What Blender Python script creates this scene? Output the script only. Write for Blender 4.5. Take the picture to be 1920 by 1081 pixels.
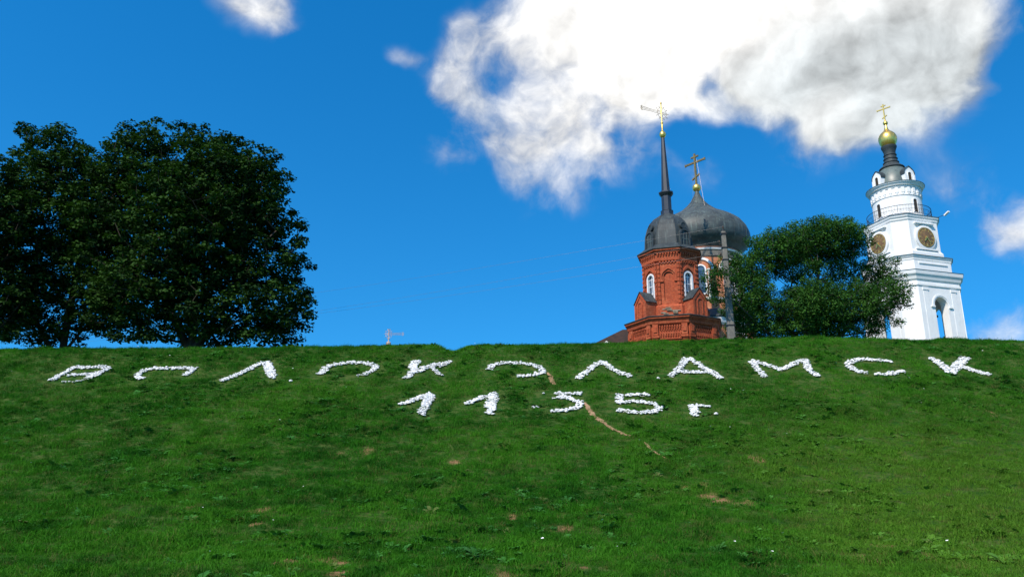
import bpy, bmesh, math, random
import numpy as np
from mathutils import Vector, Matrix

random.seed(11)
rng = np.random.default_rng(11)
for o in list(bpy.data.objects):
    bpy.data.objects.remove(o)
scene = bpy.context.scene
COL = scene.collection
PI = math.pi
R = math.radians

# ------------------------------------------------------------------ camera
PITCH = R(15.9)
FOC = 1500.0                       # focal length in photograph pixels (1920 wide)
EYE = 1.6
cam_d = bpy.data.cameras.new('camera')
cam_d.sensor_width = 36.0
cam_d.lens = FOC / 1920 * 36
cam_d.clip_start = 0.1
cam_d.clip_end = 4000
cam = bpy.data.objects.new('camera', cam_d)
cam.location = (0, 0, EYE)
cam.rotation_euler = (PI / 2 + PITCH, 0, 0)
COL.objects.link(cam)
scene.camera = cam

# ------------------------------------------------------------------ sun and sky
SUN_EL, SUN_H = R(47), Vector((-0.60, -0.80))
sun_dir = Vector((SUN_H.x * math.cos(SUN_EL), SUN_H.y * math.cos(SUN_EL), math.sin(SUN_EL))).normalized()
sun_d = bpy.data.lights.new('sun', 'SUN')
sun_d.energy = 4.8
sun_d.angle = R(0.53)
sun_d.color = (1.0, 0.91, 0.79)
sun = bpy.data.objects.new('sun', sun_d)
sun.rotation_euler = (-sun_dir).to_track_quat('-Z', 'Y').to_euler()
sun.location = (-60, -80, 120)
COL.objects.link(sun)

view = scene.view_settings
view.view_transform = 'Standard'
view.look = 'None'
view.exposure = 0.22
view.gamma = 1.0
view.use_curve_mapping = False


def ray(px, py):
    u, v = (px - 960) / FOC, (540.5 - py) / FOC
    return Vector((u, math.cos(PITCH) - v * math.sin(PITCH), math.sin(PITCH) + v * math.cos(PITCH)))


def at(px, py, Y):
    d = ray(px, py)
    return Vector((0, 0, EYE)) + d * (Y / d.y)


# ---- small node helper
class NT:
    def __init__(self, tree):
        self.t = tree

    def n(self, typ, **kw):
        nd = self.t.nodes.new(typ)
        ins = kw.pop('ins', {})
        for k, v in kw.items():
            setattr(nd, k, v)
        for k, v in ins.items():
            self.put(nd.inputs[k], v)
        return nd

    def put(self, sock, v):
        if isinstance(v, bpy.types.NodeSocket):
            self.t.links.new(v, sock)
        else:
            sock.default_value = v

    def m(self, op, a, b=None, c=None, clamp=False):
        nd = self.n('ShaderNodeMath', operation=op, use_clamp=clamp)
        self.put(nd.inputs[0], a)
        if b is not None: self.put(nd.inputs[1], b)
        if c is not None: self.put(nd.inputs[2], c)
        return nd.outputs[0]

    def vm(self, op, a, b=None):
        nd = self.n('ShaderNodeVectorMath', operation=op)
        self.put(nd.inputs[0], a)
        if b is not None: self.put(nd.inputs[1], b)
        return nd.outputs['Value'] if op in ('DISTANCE', 'DOT_PRODUCT', 'LENGTH') else nd.outputs[0]

    def noise(self, vec, scale, detail=4, rough=0.55, dist=0.0):
        nd = self.n('ShaderNodeTexNoise', ins={'Scale': scale, 'Detail': detail, 'Roughness': rough, 'Distortion': dist})
        if vec is not None: self.put(nd.inputs['Vector'], vec)
        return nd.outputs['Fac']

    def mr(self, v, a, b, c=0.0, d=1.0, smooth=True):
        nd = self.n('ShaderNodeMapRange', interpolation_type='SMOOTHSTEP' if smooth else 'LINEAR')
        for i, x in enumerate((v, a, b, c, d)):
            self.put(nd.inputs[i], x)
        return nd.outputs[0]

    def mix(self, f, a, b, mode='MIX'):
        nd = self.n('ShaderNodeMix', data_type='RGBA', blend_type=mode)
        self.put(nd.inputs[0], f); self.put(nd.inputs[6], a); self.put(nd.inputs[7], b)
        return nd.outputs[2]

    def link(self, a, b):
        self.t.links.new(a, b)


def c4(c):
    return (c[0], c[1], c[2], 1.0)


# ---- world: physical sky with cumulus clouds
world = bpy.data.worlds.new('World')
scene.world = world
world.use_nodes = True
W = NT(world.node_tree)
world.node_tree.nodes.clear()
sky = W.n('ShaderNodeTexSky', sky_type='NISHITA', sun_disc=False)
sky.sun_elevation = SUN_EL
sky.sun_rotation = math.atan2(sun_dir.x, sun_dir.y)
sky.altitude = 150
sky.air_density = 1.0
sky.dust_density = 0.0
sky.ozone_density = 2.6
SKY_STRENGTH = 0.15
lift = W.vm('NORMALIZE', W.vm('ADD', W.n('ShaderNodeTexCoord').outputs['Generated'], (0.0, 0.0, 0.17)))
W.link(lift, sky.inputs['Vector'])
hs = W.n('ShaderNodeHueSaturation', ins={'Saturation': 1.38, 'Value': 1.0, 'Color': sky.outputs[0]})
blue = W.mix(1.0, hs.outputs[0], c4((0.66, 1.27, 1.27)), 'MULTIPLY')
tc = W.n('ShaderNodeTexCoord')
DIR = tc.outputs['Generated']


def warped(vec, scale, detail, amount):
    nd = W.n('ShaderNodeTexNoise', ins={'Scale': scale, 'Detail': detail, 'Roughness': 0.55})
    W.link(vec, nd.inputs['Vector'])
    o_ = W.vm('MULTIPLY', W.vm('SUBTRACT', nd.outputs['Color'], (0.5, 0.5, 0.5)), (amount,) * 3)
    return W.vm('ADD', vec, o_)


DW = warped(DIR, 9.0, 3.0, 0.065)


def blob_sum(blobs, vec):
    tot = None
    for px, py, r, wgt in blobs:
        c = ray(px, py).normalized()
        d = W.vm('DISTANCE', vec, tuple(c))
        q = W.mr(d, 0.0, r / FOC * 1.7, wgt, 0.0)
        tot = q if tot is None else W.m('ADD', tot, q)
    return tot


main = [(1080, -20, 120, 0.9), (1120, 70, 120, 0.8), (1230, 20, 140, 0.8), (1280, 110, 100, 0.6), (1400, 20, 140, 0.8), (1450, 110, 100, 0.6),
        (1560, 20, 150, 0.8), (1570, 140, 100, 0.6), (1690, 60, 130, 0.8), (1690, 165, 88, 0.6), (1785, 85, 72, 0.6),
        (1590, 225, 62, 0.7), (1545, 225, 36, 0.4), (1645, 225, 42, 0.3), (1770, -20, 80, 0.5), (1300, -130, 200, 1.0), (1560, -150, 190, 1.0),
        (890, 60, 48, 0.50), (850, 125, 48, 0.50), (868, 190, 46, 0.45), (935, 215, 58, 0.42), (1000, 260, 72, 0.55), (1070, 300, 72, 0.62), (1090, 210, 80, 0.50),
        (965, 305, 48, 0.34), (1150, 300, 55, 0.36), (1190, 190, 55, 0.45), (1330, 195, 46, 0.42), (1060, 352, 38, 0.28), (1235, 285, 48, 0.26), (1310, 325, 45, 0.20),
        (985, 140, 80, 0.26), (925, 110, 38, 0.22), (830, 150, 30, 0.2), (1440, 185, 40, 0.36), (1260, 180, 50, 0.34), (950, 30, 45, 0.16),
        (480, -10, 56, 0.40), (505, 25, 44, 0.26), (530, 55, 28, 0.18), (732, 84, 18, 0.14), (752, 97, 20, 0.18), (775, 106, 18, 0.15),
        (1885, 440, 42, 0.58), (1930, 425, 56, 0.75), (1850, 622, 60, 0.52), (1905, 632, 54, 0.52), (1900, 25, 32, 0.36), (845, 285, 50, 0.28), (1000, 360, 50, 0.14),
        (1435, 250, 40, 0.18), (1500, 300, 42, 0.2), (1760, 345, 55, 0.18), (1830, 350, 50, 0.16)]
hole = [(1350, 145, 36, 1.05), (1410, 232, 60, 0.35), (1290, 250, 50, 0.35)]
S = W.m('MINIMUM', blob_sum(main, DW), 1.7)
S = W.m('SUBTRACT', S, blob_sum(hole, DW))
# the same kind of cloud scattered over the rest of the sky
far = W.noise(DIR, 2.6, 3, 0.5)
away = W.mr(W.vm('DISTANCE', DIR, tuple(ray(960, 430).normalized())), 0.60, 0.95)
elev = W.n('ShaderNodeSeparateXYZ', ins={0: DIR}).outputs[2]
scat = W.m('MULTIPLY', W.m('MULTIPLY', W.mr(far, 0.52, 0.66), away), W.mr(elev, 0.02, 0.25))
S = W.m('ADD', S, scat)


def billow(vec):
    a_ = W.noise(vec, 8.0, 10, 0.60)
    b_ = W.noise(vec, 22.0, 6, 0.55)
    return W.m('ADD', W.m('MULTIPLY', W.m('SUBTRACT', a_, 0.5), 2.2), W.m('MULTIPLY', W.m('SUBTRACT', b_, 0.5), 0.8))


n1 = billow(DW)
gate = W.mr(S, 0.02, 0.40)
DENS = W.m('ADD', S, n1)
alpha = W.m('MULTIPLY', W.mr(DENS, 0.08, 1.18), gate)
alpha = W.m('POWER', alpha, 0.85)
# sunlit relief, and grey where a deep cloud is seen from beneath
n1u = billow(W.vm('ADD', DW, tuple(v * 0.016 for v in (-0.55, 0.1, 0.83))))
relief = W.m('MULTIPLY', W.m('SUBTRACT', n1, n1u), 0.50)
broad = W.m('SUBTRACT', W.noise(DW, 13.0, 3, 0.5), W.noise(W.vm('ADD', DW, tuple(v * 0.035 for v in (-0.55, 0.1, 0.83))), 13.0, 3, 0.5))
relief = W.m('ADD', relief, W.m('MULTIPLY', broad, 0.75))
under = [(1560, 120, 130, 0.7), (1700, 180, 130, 0.7), (1450, 130, 90, 0.55), (1650, 245, 80, 0.4), (1810, 90, 100, 0.6), (1340, 150, 70, 0.3), (1150, 200, 60, 0.25), (900, 200, 50, 0.25), (1250, 210, 60, 0.3)]
lit_top = [(1180, 20, 170, 0.7), (1480, 0, 110, 0.5), (1580, 205, 50, 0.5), (1040, 300, 70, 0.25), (860, 110, 45, 0.2), (1330, 40, 120, 0.35)]
grey = W.m('SUBTRACT', blob_sum(under, DW), blob_sum(lit_top, DW), clamp=True)
bright = W.m('ADD', W.m('SUBTRACT', 0.77, W.m('MULTIPLY', grey, 0.27)), relief)
bright = W.m('ADD', bright, W.m('MULTIPLY', W.m('SUBTRACT', alpha, 0.75), 0.30))
bright = W.m('ADD', bright, W.m('MULTIPLY', blob_sum(lit_top, DW), 0.26))
bright = W.m('MAXIMUM', bright, 0.36)
cl = W.mix(W.m('MULTIPLY', grey, 0.9, clamp=True), c4((1.0, 0.99, 0.97)), c4((0.93, 1.0, 1.03)))
cl = W.mix(1.0, cl, W.n('ShaderNodeCombineColor', ins={0: bright, 1: bright, 2: bright}).outputs[0], 'MULTIPLY')
cl = W.mix(1.0, cl, c4((1 / SKY_STRENGTH,) * 3), 'MULTIPLY')
full = W.mix(alpha, blue, cl)
bg = W.n('ShaderNodeBackground', ins={'Color': full, 'Strength': SKY_STRENGTH})
wo = W.n('ShaderNodeOutputWorld')
W.link(bg.outputs[0], wo.inputs[0])

# ------------------------------------------------------------------ materials
MATS = {}


def principled(name, base=(0.5, 0.5, 0.5), rough=0.7, metal=0.0, spec=0.4):
    m = bpy.data.materials.new(name)
    m.use_nodes = True
    t = NT(m.node_tree)
    b = m.node_tree.nodes['Principled BSDF']
    b.inputs['Base Color'].default_value = c4(base)
    b.inputs['Roughness'].default_value = rough
    b.inputs['Metallic'].default_value = metal
    b.inputs['Specular IOR Level'].default_value = spec
    MATS[name] = m
    return m, t, b


def mottled(name, a, b, scale, rough=0.8, metal=0.0, bump=0.0, detail=6, spec=0.3, stretch=None, streak=None):
    m, t, p = principled(name, a, rough, metal, spec)
    co = t.n('ShaderNodeTexCoord').outputs['Object']
    vec = co
    if stretch:
        mp = t.n('ShaderNodeMapping', ins={'Vector': co, 'Scale': stretch})
        vec = mp.outputs[0]
    f = t.noise(vec, scale, detail, 0.65)
    col = t.mix(t.mr(f, 0.35, 0.65), c4(a), c4(b))
    if streak:
        mp = t.n('ShaderNodeMapping', ins={'Vector': co, 'Scale': (3.0, 3.0, 0.25)})
        s = t.mr(t.noise(mp.outputs[0], 1.4, 5, 0.6), 0.52, 0.72)
        col = t.mix(t.m('MULTIPLY', s, streak[1]), col, c4(streak[0]))
    t.link(col, p.inputs['Base Color'])
    if bump:
        bp = t.n('ShaderNodeBump', ins={'Strength': bump, 'Distance': 0.03, 'Height': t.noise(vec, scale * 3, 4, 0.6)})
        t.link(bp.outputs[0], p.inputs['Normal'])
    return m


def brick_mat(name, a, b, mortar):
    m, t, p = principled(name, a, 0.88, 0, 0.2)
    co = t.n('ShaderNodeTexCoord').outputs['Object']
    xyz = t.n('ShaderNodeSeparateXYZ', ins={0: co})
    # courses by height, bricks by height and plan
    zc = t.m('FLOOR', t.m('MULTIPLY', xyz.outputs[2], 12.5))
    pl = t.m('FLOOR', t.m('MULTIPLY', t.m('ADD', t.m('MULTIPLY', xyz.outputs[0], 1.0), t.m('MULTIPLY', xyz.outputs[1], 1.31)), 4.2))
    cv = t.n('ShaderNodeCombineXYZ', ins={0: zc, 1: pl, 2: 0.0})
    wn = t.n('ShaderNodeTexWhiteNoise', noise_dimensions='3D', ins={0: cv.outputs[0]})
    col = t.mix(wn.outputs[0], c4(a), c4(b))
    fr = t.m('FRACT', t.m('MULTIPLY', xyz.outputs[2], 12.5))
    joint = t.m('LESS_THAN', fr, 0.16)
    col = t.mix(t.m('MULTIPLY', joint, 0.55), col, c4(mortar))
    big = t.mr(t.noise(co, 0.9, 5, 0.65), 0.4, 0.7)
    col = t.mix(t.m('MULTIPLY', big, 0.35), col, c4((a[0] * 0.55, a[1] * 0.5, a[2] * 0.5)))
    pale = t.mr(t.noise(t.vm('ADD', co, (31.0, 7.0, 3.0)), 1.3, 6, 0.7), 0.50, 0.68)
    col = t.mix(t.m('MULTIPLY', pale, 0.42), col, c4((a[0] * 1.25, a[1] * 2.0, a[2] * 2.4)))
    mp = t.n('ShaderNodeMapping', ins={'Vector': co, 'Scale': (2.5, 2.5, 0.3)})
    st = t.mr(t.noise(mp.outputs[0], 1.8, 5, 0.6), 0.55, 0.75)
    col = t.mix(t.m('MULTIPLY', st, 0.35), col, c4((0.12, 0.06, 0.045)))
    t.link(col, p.inputs['Base Color'])
    bp = t.n('ShaderNodeBump', ins={'Strength': 0.5, 'Distance': 0.02, 'Height': fr})
    t.link(bp.outputs[0], p.inputs['Normal'])
    return m


brick_mat('red_brick', (0.47, 0.098, 0.038), (0.27, 0.050, 0.022), (0.42, 0.17, 0.10))
brick_mat('orange_brick', (0.60, 0.215, 0.105), (0.50, 0.165, 0.080), (0.50, 0.28, 0.18))
mottled('white_plaster', (0.82, 0.82, 0.80), (0.76, 0.76, 0.745), 0.8, 0.85, bump=0.06, streak=((0.60, 0.60, 0.57), 0.22))
mottled('white_trim', (0.80, 0.79, 0.77), (0.70, 0.69, 0.67), 2.0, 0.8, streak=((0.5, 0.48, 0.45), 0.3))
mottled('window_paint', (0.78, 0.79, 0.80), (0.62, 0.63, 0.64), 5.0, 0.6)
mottled('roof_iron', (0.045, 0.058, 0.062), (0.028, 0.037, 0.041), 1.5, 0.6, metal=0.0, spec=0.3, streak=((0.11, 0.14, 0.13), 0.5))
mottled('onion_iron', (0.070, 0.088, 0.085), (0.042, 0.052, 0.054), 0.9, 0.55, metal=0.0, spec=0.35, stretch=(1, 1, 2.2), streak=((0.15, 0.20, 0.18), 0.55))
mottled('rusty_roof', (0.055, 0.036, 0.030), (0.035, 0.028, 0.026), 2.0, 0.9, spec=0.05)
mottled('spire_paint', (0.020, 0.026, 0.036), (0.032, 0.038, 0.048), 1.5, 0.35, spec=0.5)
mottled('belfry_roof', (0.115, 0.150, 0.135), (0.080, 0.105, 0.100), 1.1, 0.42, spec=0.5, streak=((0.18, 0.22, 0.2), 0.4))
mottled('dark_iron', (0.015, 0.016, 0.018), (0.03, 0.03, 0.03), 6.0, 0.5)
principled('gold', (0.95, 0.62, 0.16), 0.36, 0.9)
mottled('old_gold', (0.40, 0.27, 0.10), (0.26, 0.18, 0.08), 4.0, 0.42, metal=0.75)
mottled('pale_metal', (0.60, 0.48, 0.40), (0.42, 0.32, 0.25), 4.0, 0.5, metal=0.3)
mottled('clock_face', (0.24, 0.145, 0.06), (0.14, 0.085, 0.045), 2.5, 0.5)
principled('clock_gold', (0.62, 0.40, 0.12), 0.4, 0.6)
principled('bronze', (0.10, 0.07, 0.035), 0.45, 0.9)
mottled('concrete', (0.20, 0.185, 0.155), (0.13, 0.125, 0.11), 3.0, 0.9, bump=0.3, streak=((0.12, 0.12, 0.105), 0.5))
mottled('porcelain', (0.10, 0.07, 0.05), (0.06, 0.05, 0.04), 4.0, 0.3)
principled('wire_metal', (0.14, 0.14, 0.15), 0.5, 0.5)
mottled('old_stone', (0.30, 0.27, 0.20), (0.16, 0.13, 0.09), 3.0, 0.95, bump=0.5)
g, t, p = principled('glass', (0.035, 0.055, 0.085), 0.08, 0.0, 0.8)
t.link(t.mix(t.mr(t.noise(t.n('ShaderNodeTexCoord').outputs['Object'], 1.8, 2), 0.4, 0.6), c4((0.02, 0.035, 0.055)), c4((0.07, 0.11, 0.16))), p.inputs['Base Color'])
mottled('dark_inside', (0.03, 0.028, 0.025), (0.05, 0.045, 0.04), 2.0, 0.95)
mottled('lime_stone', (0.80, 0.80, 0.79), (0.60, 0.60, 0.58), 7.0, 0.85, bump=0.3, detail=3)
mottled('soil', (0.34, 0.215, 0.120), (0.24, 0.145, 0.075), 2.2, 0.95, bump=0.6)
mottled('bark', (0.060, 0.045, 0.032), (0.030, 0.024, 0.018), 5.0, 0.95, bump=0.7, stretch=(1, 1, 0.25))
mottled('bark_grey', (0.10, 0.085, 0.07), (0.05, 0.042, 0.035), 5.0, 0.95, bump=0.7, stretch=(1, 1, 0.25))


def leaf_mat(name, dark, light, trans=0.25, rough=0.55):
    m, t, p = principled(name, dark, 0.75, 0, 0.08)
    at_ = t.n('ShaderNodeAttribute', attribute_name='tint')
    col = t.mix(at_.outputs['Fac'], c4(dark), c4(light))
    t.link(col, p.inputs['Base Color'])
    tr = t.n('ShaderNodeBsdfTranslucent', ins={'Color': t.mix(1.0, col, c4((1.3, 1.5, 0.5)), 'MULTIPLY')})
    ms = t.n('ShaderNodeMixShader', ins={0: trans, 1: p.outputs[0], 2: tr.outputs[0]})
    t.link(ms.outputs[0], m.node_tree.nodes['Material Output'].inputs[0])
    return m


leaf_mat('maple_leaf', (0.007, 0.026, 0.006), (0.034, 0.086, 0.014), 0.14)  # lighter tone imitates sunlit clumps
leaf_mat('orchard_leaf', (0.015, 0.060, 0.011), (0.060, 0.160, 0.024), 0.2)


def grass_mat(name, pal, rough=0.6, trans=0.25):
    m, t, p = principled(name, pal[0], rough, 0, 0.05)
    pos = t.n('ShaderNodeNewGeometry').outputs['Position']
    rnd = t.n('ShaderNodeObjectInfo').outputs['Random']
    a = t.mr(t.noise(pos, 0.16, 4, 0.6), 0.38, 0.62)
    b = t.mr(t.noise(t.vm('ADD', pos, (17.0, 3.0, 9.0)), 0.75, 5, 0.65), 0.45, 0.68)
    fine = t.mr(t.noise(pos, 2.6, 4, 0.7), 0.40, 0.62)
    col = t.mix(t.m('ADD', t.m('MULTIPLY', rnd, 0.45), t.m('MULTIPLY', fine, 0.55)), c4(pal[0]), c4(pal[1]))
    col = t.mix(t.m('MULTIPLY', a, 0.75), col, c4(pal[2]))
    col = t.mix(t.m('MULTIPLY', b, 0.75), col, c4(pal[3]))
    xy = t.n('ShaderNodeSeparateXYZ', ins={0: pos})
    # yellower, paler green towards the lower right of the slope
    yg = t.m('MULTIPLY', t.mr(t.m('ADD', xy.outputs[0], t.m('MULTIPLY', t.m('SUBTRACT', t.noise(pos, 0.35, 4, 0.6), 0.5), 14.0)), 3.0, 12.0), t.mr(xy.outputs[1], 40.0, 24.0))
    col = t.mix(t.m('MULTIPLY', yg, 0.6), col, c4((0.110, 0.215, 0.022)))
    dry = t.m('MULTIPLY', t.m('GREATER_THAN', t.m('FRACT', t.m('MULTIPLY', rnd, 37.0)), 0.93), 0.5)
    col = t.mix(dry, col, c4((0.15, 0.12, 0.045)))
    t.link(col, p.inputs['Base Color'])
    tr = t.n('ShaderNodeBsdfTranslucent', ins={'Color': t.mix(1.0, col, c4((1.2, 1.4, 0.6)), 'MULTIPLY')})
    ms = t.n('ShaderNodeMixShader', ins={0: trans, 1: p.outputs[0], 2: tr.outputs[0]})
    t.link(ms.outputs[0], m.node_tree.nodes['Material Output'].inputs[0])
    return m


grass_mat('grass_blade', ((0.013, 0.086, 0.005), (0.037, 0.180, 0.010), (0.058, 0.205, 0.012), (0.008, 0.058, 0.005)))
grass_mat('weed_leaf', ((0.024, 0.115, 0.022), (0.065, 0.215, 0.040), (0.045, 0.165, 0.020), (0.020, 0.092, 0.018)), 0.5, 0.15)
principled('petal', (0.75, 0.76, 0.72), 0.7)
# ground under the grass: green thatch, soil where it is worn
g, t, p = principled('turf', (0.03, 0.06, 0.015), 0.95, 0, 0.1)
pos = t.n('ShaderNodeNewGeometry').outputs['Position']
base = t.mix(t.mr(t.noise(pos, 3.0, 6, 0.65), 0.4, 0.6), c4((0.016, 0.060, 0.006)), c4((0.055, 0.085, 0.018)))
br = t.m('ADD', t.n('ShaderNodeAttribute', attribute_name='bare').outputs['Fac'], t.m('MULTIPLY', t.m('SUBTRACT', t.noise(pos, 2.5, 6, 0.7), 0.5), 0.9))
soil = t.mix(t.mr(t.noise(pos, 6.0, 5, 0.6), 0.35, 0.65), c4((0.26, 0.155, 0.075)), c4((0.16, 0.095, 0.045)))
t.link(t.mix(t.mr(br, 0.35, 0.75), base, soil), p.inputs['Base Color'])
bp = t.n('ShaderNodeBump', ins={'Strength': 0.6, 'Distance': 0.06, 'Height': t.noise(pos, 9.0, 6, 0.7)})
t.link(bp.outputs[0], p.inputs['Normal'])


# ------------------------------------------------------------------ mesh helpers
class MB:
    """collects shapes into one mesh"""

    def __init__(self):
        self.v, self.f = [], []

    def add(self, vs, fs, M=None):
        k = len(self.v)
        self.v += [tuple(M @ Vector(q)) if M else tuple(q) for q in vs]
        self.f += [tuple(i + k for i in q) for q in fs]

    def box(self, x0, x1, y0, y1, z0, z1, M=None):
        self.add([(x0, y0, z0), (x1, y0, z0), (x1, y1, z0), (x0, y1, z0), (x0, y0, z1), (x1, y0, z1), (x1, y1, z1), (x0, y1, z1)],
                 [(0, 3, 2, 1), (4, 5, 6, 7), (0, 1, 5, 4), (1, 2, 6, 5), (2, 3, 7, 6), (3, 0, 4, 7)], M)

    def loft(self, rings, M=None, cap=True, close=True):
        n = len(rings[0])
        vs = [q for r_ in rings for q in r_]
        fs = []
        for i in range(len(rings) - 1):
            for j in range(n if close else n - 1):
                a, b = i * n + j, i * n + (j + 1) % n
                fs.append((a, b, b + n, a + n))
        if cap:
            fs.append(tuple(range(n))[::-1])
            fs.append(tuple(range((len(rings) - 1) * n, len(rings) * n)))
        self.add(vs, fs, M)

    def lathe(self, prof, n=32, M=None, cap=True):
        self.loft([[(r_ * math.cos(2 * PI * j / n), r_ * math.sin(2 * PI * j / n), z) for j in range(n)] for r_, z in prof], M, cap)

    def extrude(self, pts, n0, n1, M=None):
        """outline in (u,z), extruded along local y from n0 to n1"""
        self.loft([[(u, n0, z) for u, z in pts], [(u, n1, z) for u, z in pts]], M)

    def band(self, outer, inner, n0, n1, M=None, close=False):
        """strip between two outlines of equal length, extruded"""
        k = len(outer)
        rings = []
        for i in range(k):
            (a, b), (c, d) = outer[i], inner[i]
            rings.append([(a, n0, b), (a, n1, b), (c, n1, d), (c, n0, d)])
        if close:
            rings.append(rings[0])
        self.loft(rings, M, cap=not close)

    def tube(self, pts, rad, n=6, M=None):
        pts = [Vector(q) for q in pts]
        rad = rad if isinstance(rad, (list, tuple)) else [rad] * len(pts)
        rings = []
        ref = Vector((0.13, 0.29, 0.95))
        for i, q in enumerate(pts):
            d = (pts[min(i + 1, len(pts) - 1)] - pts[max(i - 1, 0)]).normalized()
            rf = ref if abs(d.dot(ref)) < 0.92 else Vector((1, 0, 0))
            a = d.cross(rf).normalized()
            b = d.cross(a)
            rings.append([tuple(q + (a * math.cos(2 * PI * j / n) + b * math.sin(2 * PI * j / n)) * rad[i]) for j in range(n)])
        self.loft(rings, M)

    def ball(self, c, r_, n=14, sz=1.0, M=None):
        m = n // 2
        self.lathe_at(c, [(max(1e-3, r_ * math.sin(PI * i / m)), -r_ * sz * math.cos(PI * i / m)) for i in range(m + 1)], n, M)

    def lathe_at(self, c, prof, n, M=None):
        T = Matrix.Translation(Vector(c))
        self.lathe(prof, n, (M @ T) if M else T)

    def build(self, name, mat, parent=None, smooth=False, bevel=0):
        me = bpy.data.meshes.new(name)
        me.from_pydata(self.v, [], self.f)
        bm = bmesh.new()
        bm.from_mesh(me)
        bmesh.ops.recalc_face_normals(bm, faces=bm.faces)
        bm.to_mesh(me)
        bm.free()
        if smooth:
            me.polygons.foreach_set('use_smooth', [True] * len(me.polygons))
            try:
                me.set_sharp_from_angle(angle=R(smooth if smooth > 1 else 40))
            except Exception:
                pass
        me.materials.append(MATS[mat])
        o = bpy.data.objects.new(name, me)
        COL.objects.link(o)
        if parent:
            o.parent = parent
        return o


def tag(o, label=None, cat=None, group=None, kind=None):
    if label: o['label'] = label
    if cat: o['category'] = cat
    if group: o['group'] = group
    if kind: o['kind'] = kind
    return o


def empty(name, loc, rz=0.0, **kw):
    o = bpy.data.objects.new(name, None)
    o.location = loc
    o.rotation_euler = (0, 0, rz)
    o.empty_display_size = 0.5
    COL.objects.link(o)
    return tag(o, **kw)


def plan8(a, b, z):
    """eight-sided plan: flats at distance a (even) and b (odd)"""
    pts = []
    for k in range(8):
        d1, d2 = (a, b) if k % 2 == 0 else (b, a)
        t1, t2 = k * PI / 4, (k + 1) * PI / 4
        det = math.sin(t2 - t1)
        pts.append(((d1 * math.sin(t2) - d2 * math.sin(t1)) / det, (d2 * math.cos(t1) - d1 * math.cos(t2)) / det, z))
    return pts


def faceM(k, d=0.0):
    """local (u right, n outward, z up) of flat k"""
    t_ = k * PI / 4
    c, s = math.cos(t_), math.sin(t_)
    return Matrix(((-s, c, 0, c * d), (c, s, 0, s * d), (0, 0, 1, 0), (0, 0, 0, 1)))


def arch(uc, hw, z0, zs, n=10, peak=0.0):
    """open outline: up the left jamb, round the arch, down the right jamb"""
    pts = [(uc - hw, z0)]
    for i in range(n + 1):
        t_ = PI - PI * i / n
        r_ = hw * (1 + peak * math.exp(-((t_ - PI / 2) / 0.33) ** 2))
        pts.append((uc + hw * math.cos(t_) * (1 if not peak else 1), zs + r_ * math.sin(t_)))
    pts.append((uc + hw, z0))
    return pts


def arched_wall(mb, u0, u1, z0, z1, uc, hw, zb, zs, n0, n1, M, n=10):
    """wall piece with one arched opening (sill zb, spring zs)"""
    mb.box(u0, uc - hw, n0, n1, z0, z1, M)
    mb.box(uc + hw, u1, n0, n1, z0, z1, M)
    if zb > z0 + 1e-4:
        mb.box(uc - hw, uc + hw, n0, n1, z0, zb, M)
    a = arch(uc, hw, zs, zs, n)[1:-1]
    mb.band([(u, z1) for u, z in a], a, n0, n1, M)


# ------------------------------------------------------------------ the hill
CREST_Y = 44.1


def prof(y):
    y0, y1, s0, s1 = 13.0, 42.0, 0.06, 0.62
    if y <= y0 - 6: return 0.0
    if y <= y0: return 0.5 * s0 / 6 * (y - y0 + 6) ** 2
    b = 0.5 * s0 * 6
    g_ = (s1 - s0) / (y1 - y0)
    if y <= y1:
        q = y - y0
        return b + s0 * q + 0.5 * g_ * q * q
    q1 = y1 - y0
    z = b + s0 * q1 + 0.5 * g_ * q1 * q1
    k = s1 / 3.2
    if y <= 46.4:
        q = y - y1
        return z + s1 * q - 0.5 * k * q * q
    q = 46.4 - y1
    z += s1 * q - 0.5 * k * q * q
    se = s1 - k * q
    if y <= 51.0:
        q = y - 46.4
        return z + se * q - 0.5 * (se / 4.6) * q * q
    return z + se * 4.6 * 0.5


crest = [(-300, 657), (0, 656), (300, 654), (520, 653), (700, 649), (800, 647), (824, 651), (846, 663), (870, 655), (890, 649), (1000, 647), (1150, 644),
         (1300, 640), (1420, 637), (1500, 634), (1600, 636), (1700, 638), (1920, 640), (2300, 640)]
kx, kv = [], []
for px, py in crest:
    q = at(px, py, CREST_Y)
    kx.append(q.x); kv.append(q.z / prof(CREST_Y))


def vnoise(x, y, seed=0):
    """cheap smooth value noise"""
    ix, iy = math.floor(x), math.floor(y)
    fx, fy = x - ix, y - iy
    fx, fy = fx * fx * (3 - 2 * fx), fy * fy * (3 - 2 * fy)

    def hsh(i, j):
        n_ = (i * 374761393 + j * 668265263 + seed * 974711) & 0xffffffff
        n_ = ((n_ ^ (n_ >> 13)) * 1274126177) & 0xffffffff
        return ((n_ ^ (n_ >> 16)) & 0xffff) / 65535.0
    a, b, c, d = hsh(ix, iy), hsh(ix + 1, iy), hsh(ix, iy + 1), hsh(ix + 1, iy + 1)
    return (a * (1 - fx) + b * fx) * (1 - fy) + (c * (1 - fx) + d * fx) * fy - 0.5


def height(x, y):
    z = prof(y) * float(np.interp(x, kx, kv))
    if 6 < y < 60:
        k_ = min(1.0, max(0.12, (abs(y - 39.8) - 2.5) / 5.0)) if y < 44 else 0.8
        z += k_ * (0.16 * vnoise(x * 0.35, y * 0.45, 1) + 0.11 * vnoise(x * 1.1, y * 1.3, 2) + 0.04 * vnoise(x * 1.9, y * 2.0, 3))
    return z


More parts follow.
